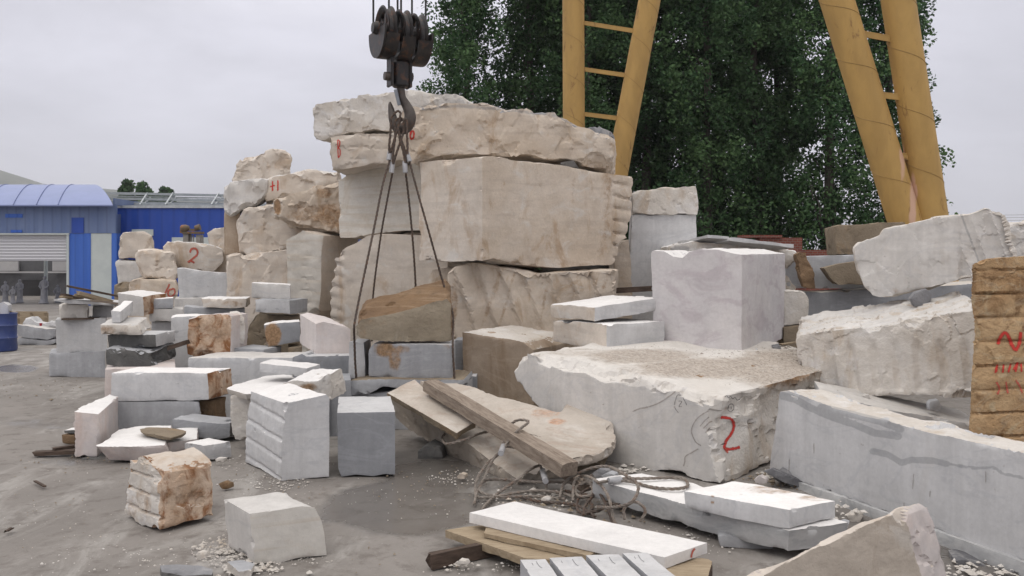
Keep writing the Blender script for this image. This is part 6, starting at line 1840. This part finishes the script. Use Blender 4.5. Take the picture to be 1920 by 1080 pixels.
# power lines far right
pw = empty('power_line', (60, 150, 0), 'thin overhead power wires low in the sky at the right edge', 'power line')
for k, y in enumerate((403, 408, 413)):
    mb = MB(); mb.tube([P(1500, y + 4, 150), P(1700, y + 2, 150), P(1900, y, 150), P(2300, y - 6, 150)], .03, 5)
    mb.build('wire', M['concretepost'], pw)
mb = MB(); q = P(2300, 397, 150); mb.tube([(q[0], q[1], 0), (q[0], q[1], q[2] + .4)], .15, 8); mb.build('pole', M['concretepost'], pw)
mb = MB(); q = P(1500, 407, 150); mb.tube([(q[0], q[1], 0), (q[0], q[1], q[2] + .4)], .15, 8); mb.build('pole', M['concretepost'], pw)
# ------------------------------------------------------------------ light, sky, camera
EL, AZ = math.radians(58), math.radians(-140)      # veiled sun, behind the camera to the left
wd = bpy.data.worlds.new('World'); SC.world = wd
wd.use_nodes = True
nt = wd.node_tree; nt.nodes.clear()
N = nt.nodes.new
out = N('ShaderNodeOutputWorld'); bg = N('ShaderNodeBackground'); nt.links.new(bg.outputs[0], out.inputs[0])
sky = N('ShaderNodeTexSky'); sky.sky_type = 'NISHITA'; sky.sun_disc = False
sky.sun_elevation = EL; sky.sun_rotation = AZ
sky.air_density = 1.0; sky.dust_density = 4.0; sky.ozone_density = 1.0
tc = N('ShaderNodeTexCoord'); sp = N('ShaderNodeSeparateXYZ'); nt.links.new(tc.outputs['Generated'], sp.inputs[0])


def mr(v, a, b, c, d, t='SMOOTHSTEP'):
    x = N('ShaderNodeMapRange'); x.interpolation_type = t
    nt.links.new(v, x.inputs[0])
    for i, q in enumerate((a, b, c, d)): x.inputs[i + 1].default_value = q
    return x.outputs[0]


# an overcast cloud deck: brighter towards the zenith, with soft billows
ramp = N('ShaderNodeValToRGB')
cr = ramp.color_ramp
cr.elements[0].position = 0.0; cr.elements[1].position = 1.0
nt.links.new(sp.outputs[2], ramp.inputs[0])
stops = [(0.0, (6.5, 6.5, 7.2)), (.10, (6.9, 6.9, 7.7)), (.24, (7.7, 7.65, 8.5)), (.40, (9.4, 9.2, 9.6)), (.65, (13.4, 13.0, 13.0)), (1.0, (17.2, 16.7, 16.3))]
MXV = 17.5
while len(cr.elements) < len(stops): cr.elements.new(.5)
for el, (p, c) in zip(cr.elements, stops):
    el.position = p; el.color = (*[x / MXV for x in c], 1)
sc_ = N('ShaderNodeMapping'); nt.links.new(tc.outputs['Generated'], sc_.inputs[0]); sc_.inputs['Scale'].default_value = (1, 1, 2.6)
cl = N('ShaderNodeTexNoise'); nt.links.new(sc_.outputs[0], cl.inputs['Vector'])
cl.inputs['Scale'].default_value = 2.3; cl.inputs['Detail'].default_value = 6; cl.inputs['Roughness'].default_value = .55; cl.inputs['Distortion'].default_value = .3
cm = mr(cl.outputs[0], .32, .70, .86 * MXV, 1.12 * MXV)
ml = N('ShaderNodeVectorMath'); ml.operation = 'SCALE'
nt.links.new(ramp.outputs[0], ml.inputs[0]); nt.links.new(cm, ml.inputs['Scale'])
mx = N('ShaderNodeMix'); mx.data_type = 'RGBA'; mx.inputs[0].default_value = .94
nt.links.new(sky.outputs[0], mx.inputs[6]); nt.links.new(ml.outputs[0], mx.inputs[7])
nt.links.new(mx.outputs[2], bg.inputs[0]); bg.inputs[1].default_value = .10

ld = bpy.data.lights.new('sun', 'SUN'); ld.energy = .55; ld.angle = math.radians(28); ld.color = (1, .95, .88)
lo = bpy.data.objects.new('sun', ld); COL.objects.link(lo)
d = Vector((math.sin(AZ) * math.cos(EL), math.cos(AZ) * math.cos(EL), math.sin(EL)))
lo.rotation_euler = (-d).to_track_quat('-Z', 'Y').to_euler()

cd = bpy.data.cameras.new('camera'); cam = bpy.data.objects.new('camera', cd); COL.objects.link(cam)
cam.location = (0, 0, H); cam.rotation_euler = (math.radians(90), 0, 0)
cd.sensor_width = 36; cd.lens = F / 1920 * 36; cd.shift_y = -55 / 1920
cd.clip_start = .05; cd.clip_end = 8000
SC.camera = cam
SC.view_settings.view_transform = 'Standard'; SC.view_settings.look = 'None'
SC.view_settings.exposure = .06; SC.view_settings.gamma = 1; SC.view_settings.use_curve_mapping = False

# the yard's damp air: one closed box round camera, trees and hill
mb = MB(); mb.box((0, 650, 59), (4600, 1400, 122))
hm = bpy.data.materials.new('haze'); hm.use_nodes = True
ht = hm.node_tree; ht.nodes.clear()
ho = ht.nodes.new('ShaderNodeOutputMaterial'); hv = ht.nodes.new('ShaderNodeVolumePrincipled')
hv.inputs['Color'].default_value = (.92, .93, .96, 1); hv.inputs['Density'].default_value = .0004
hv.inputs['Anisotropy'].default_value = .2
ht.links.new(hv.outputs[0], ho.inputs['Volume'])
tag(mb.build('haze', hm), kind='stuff')
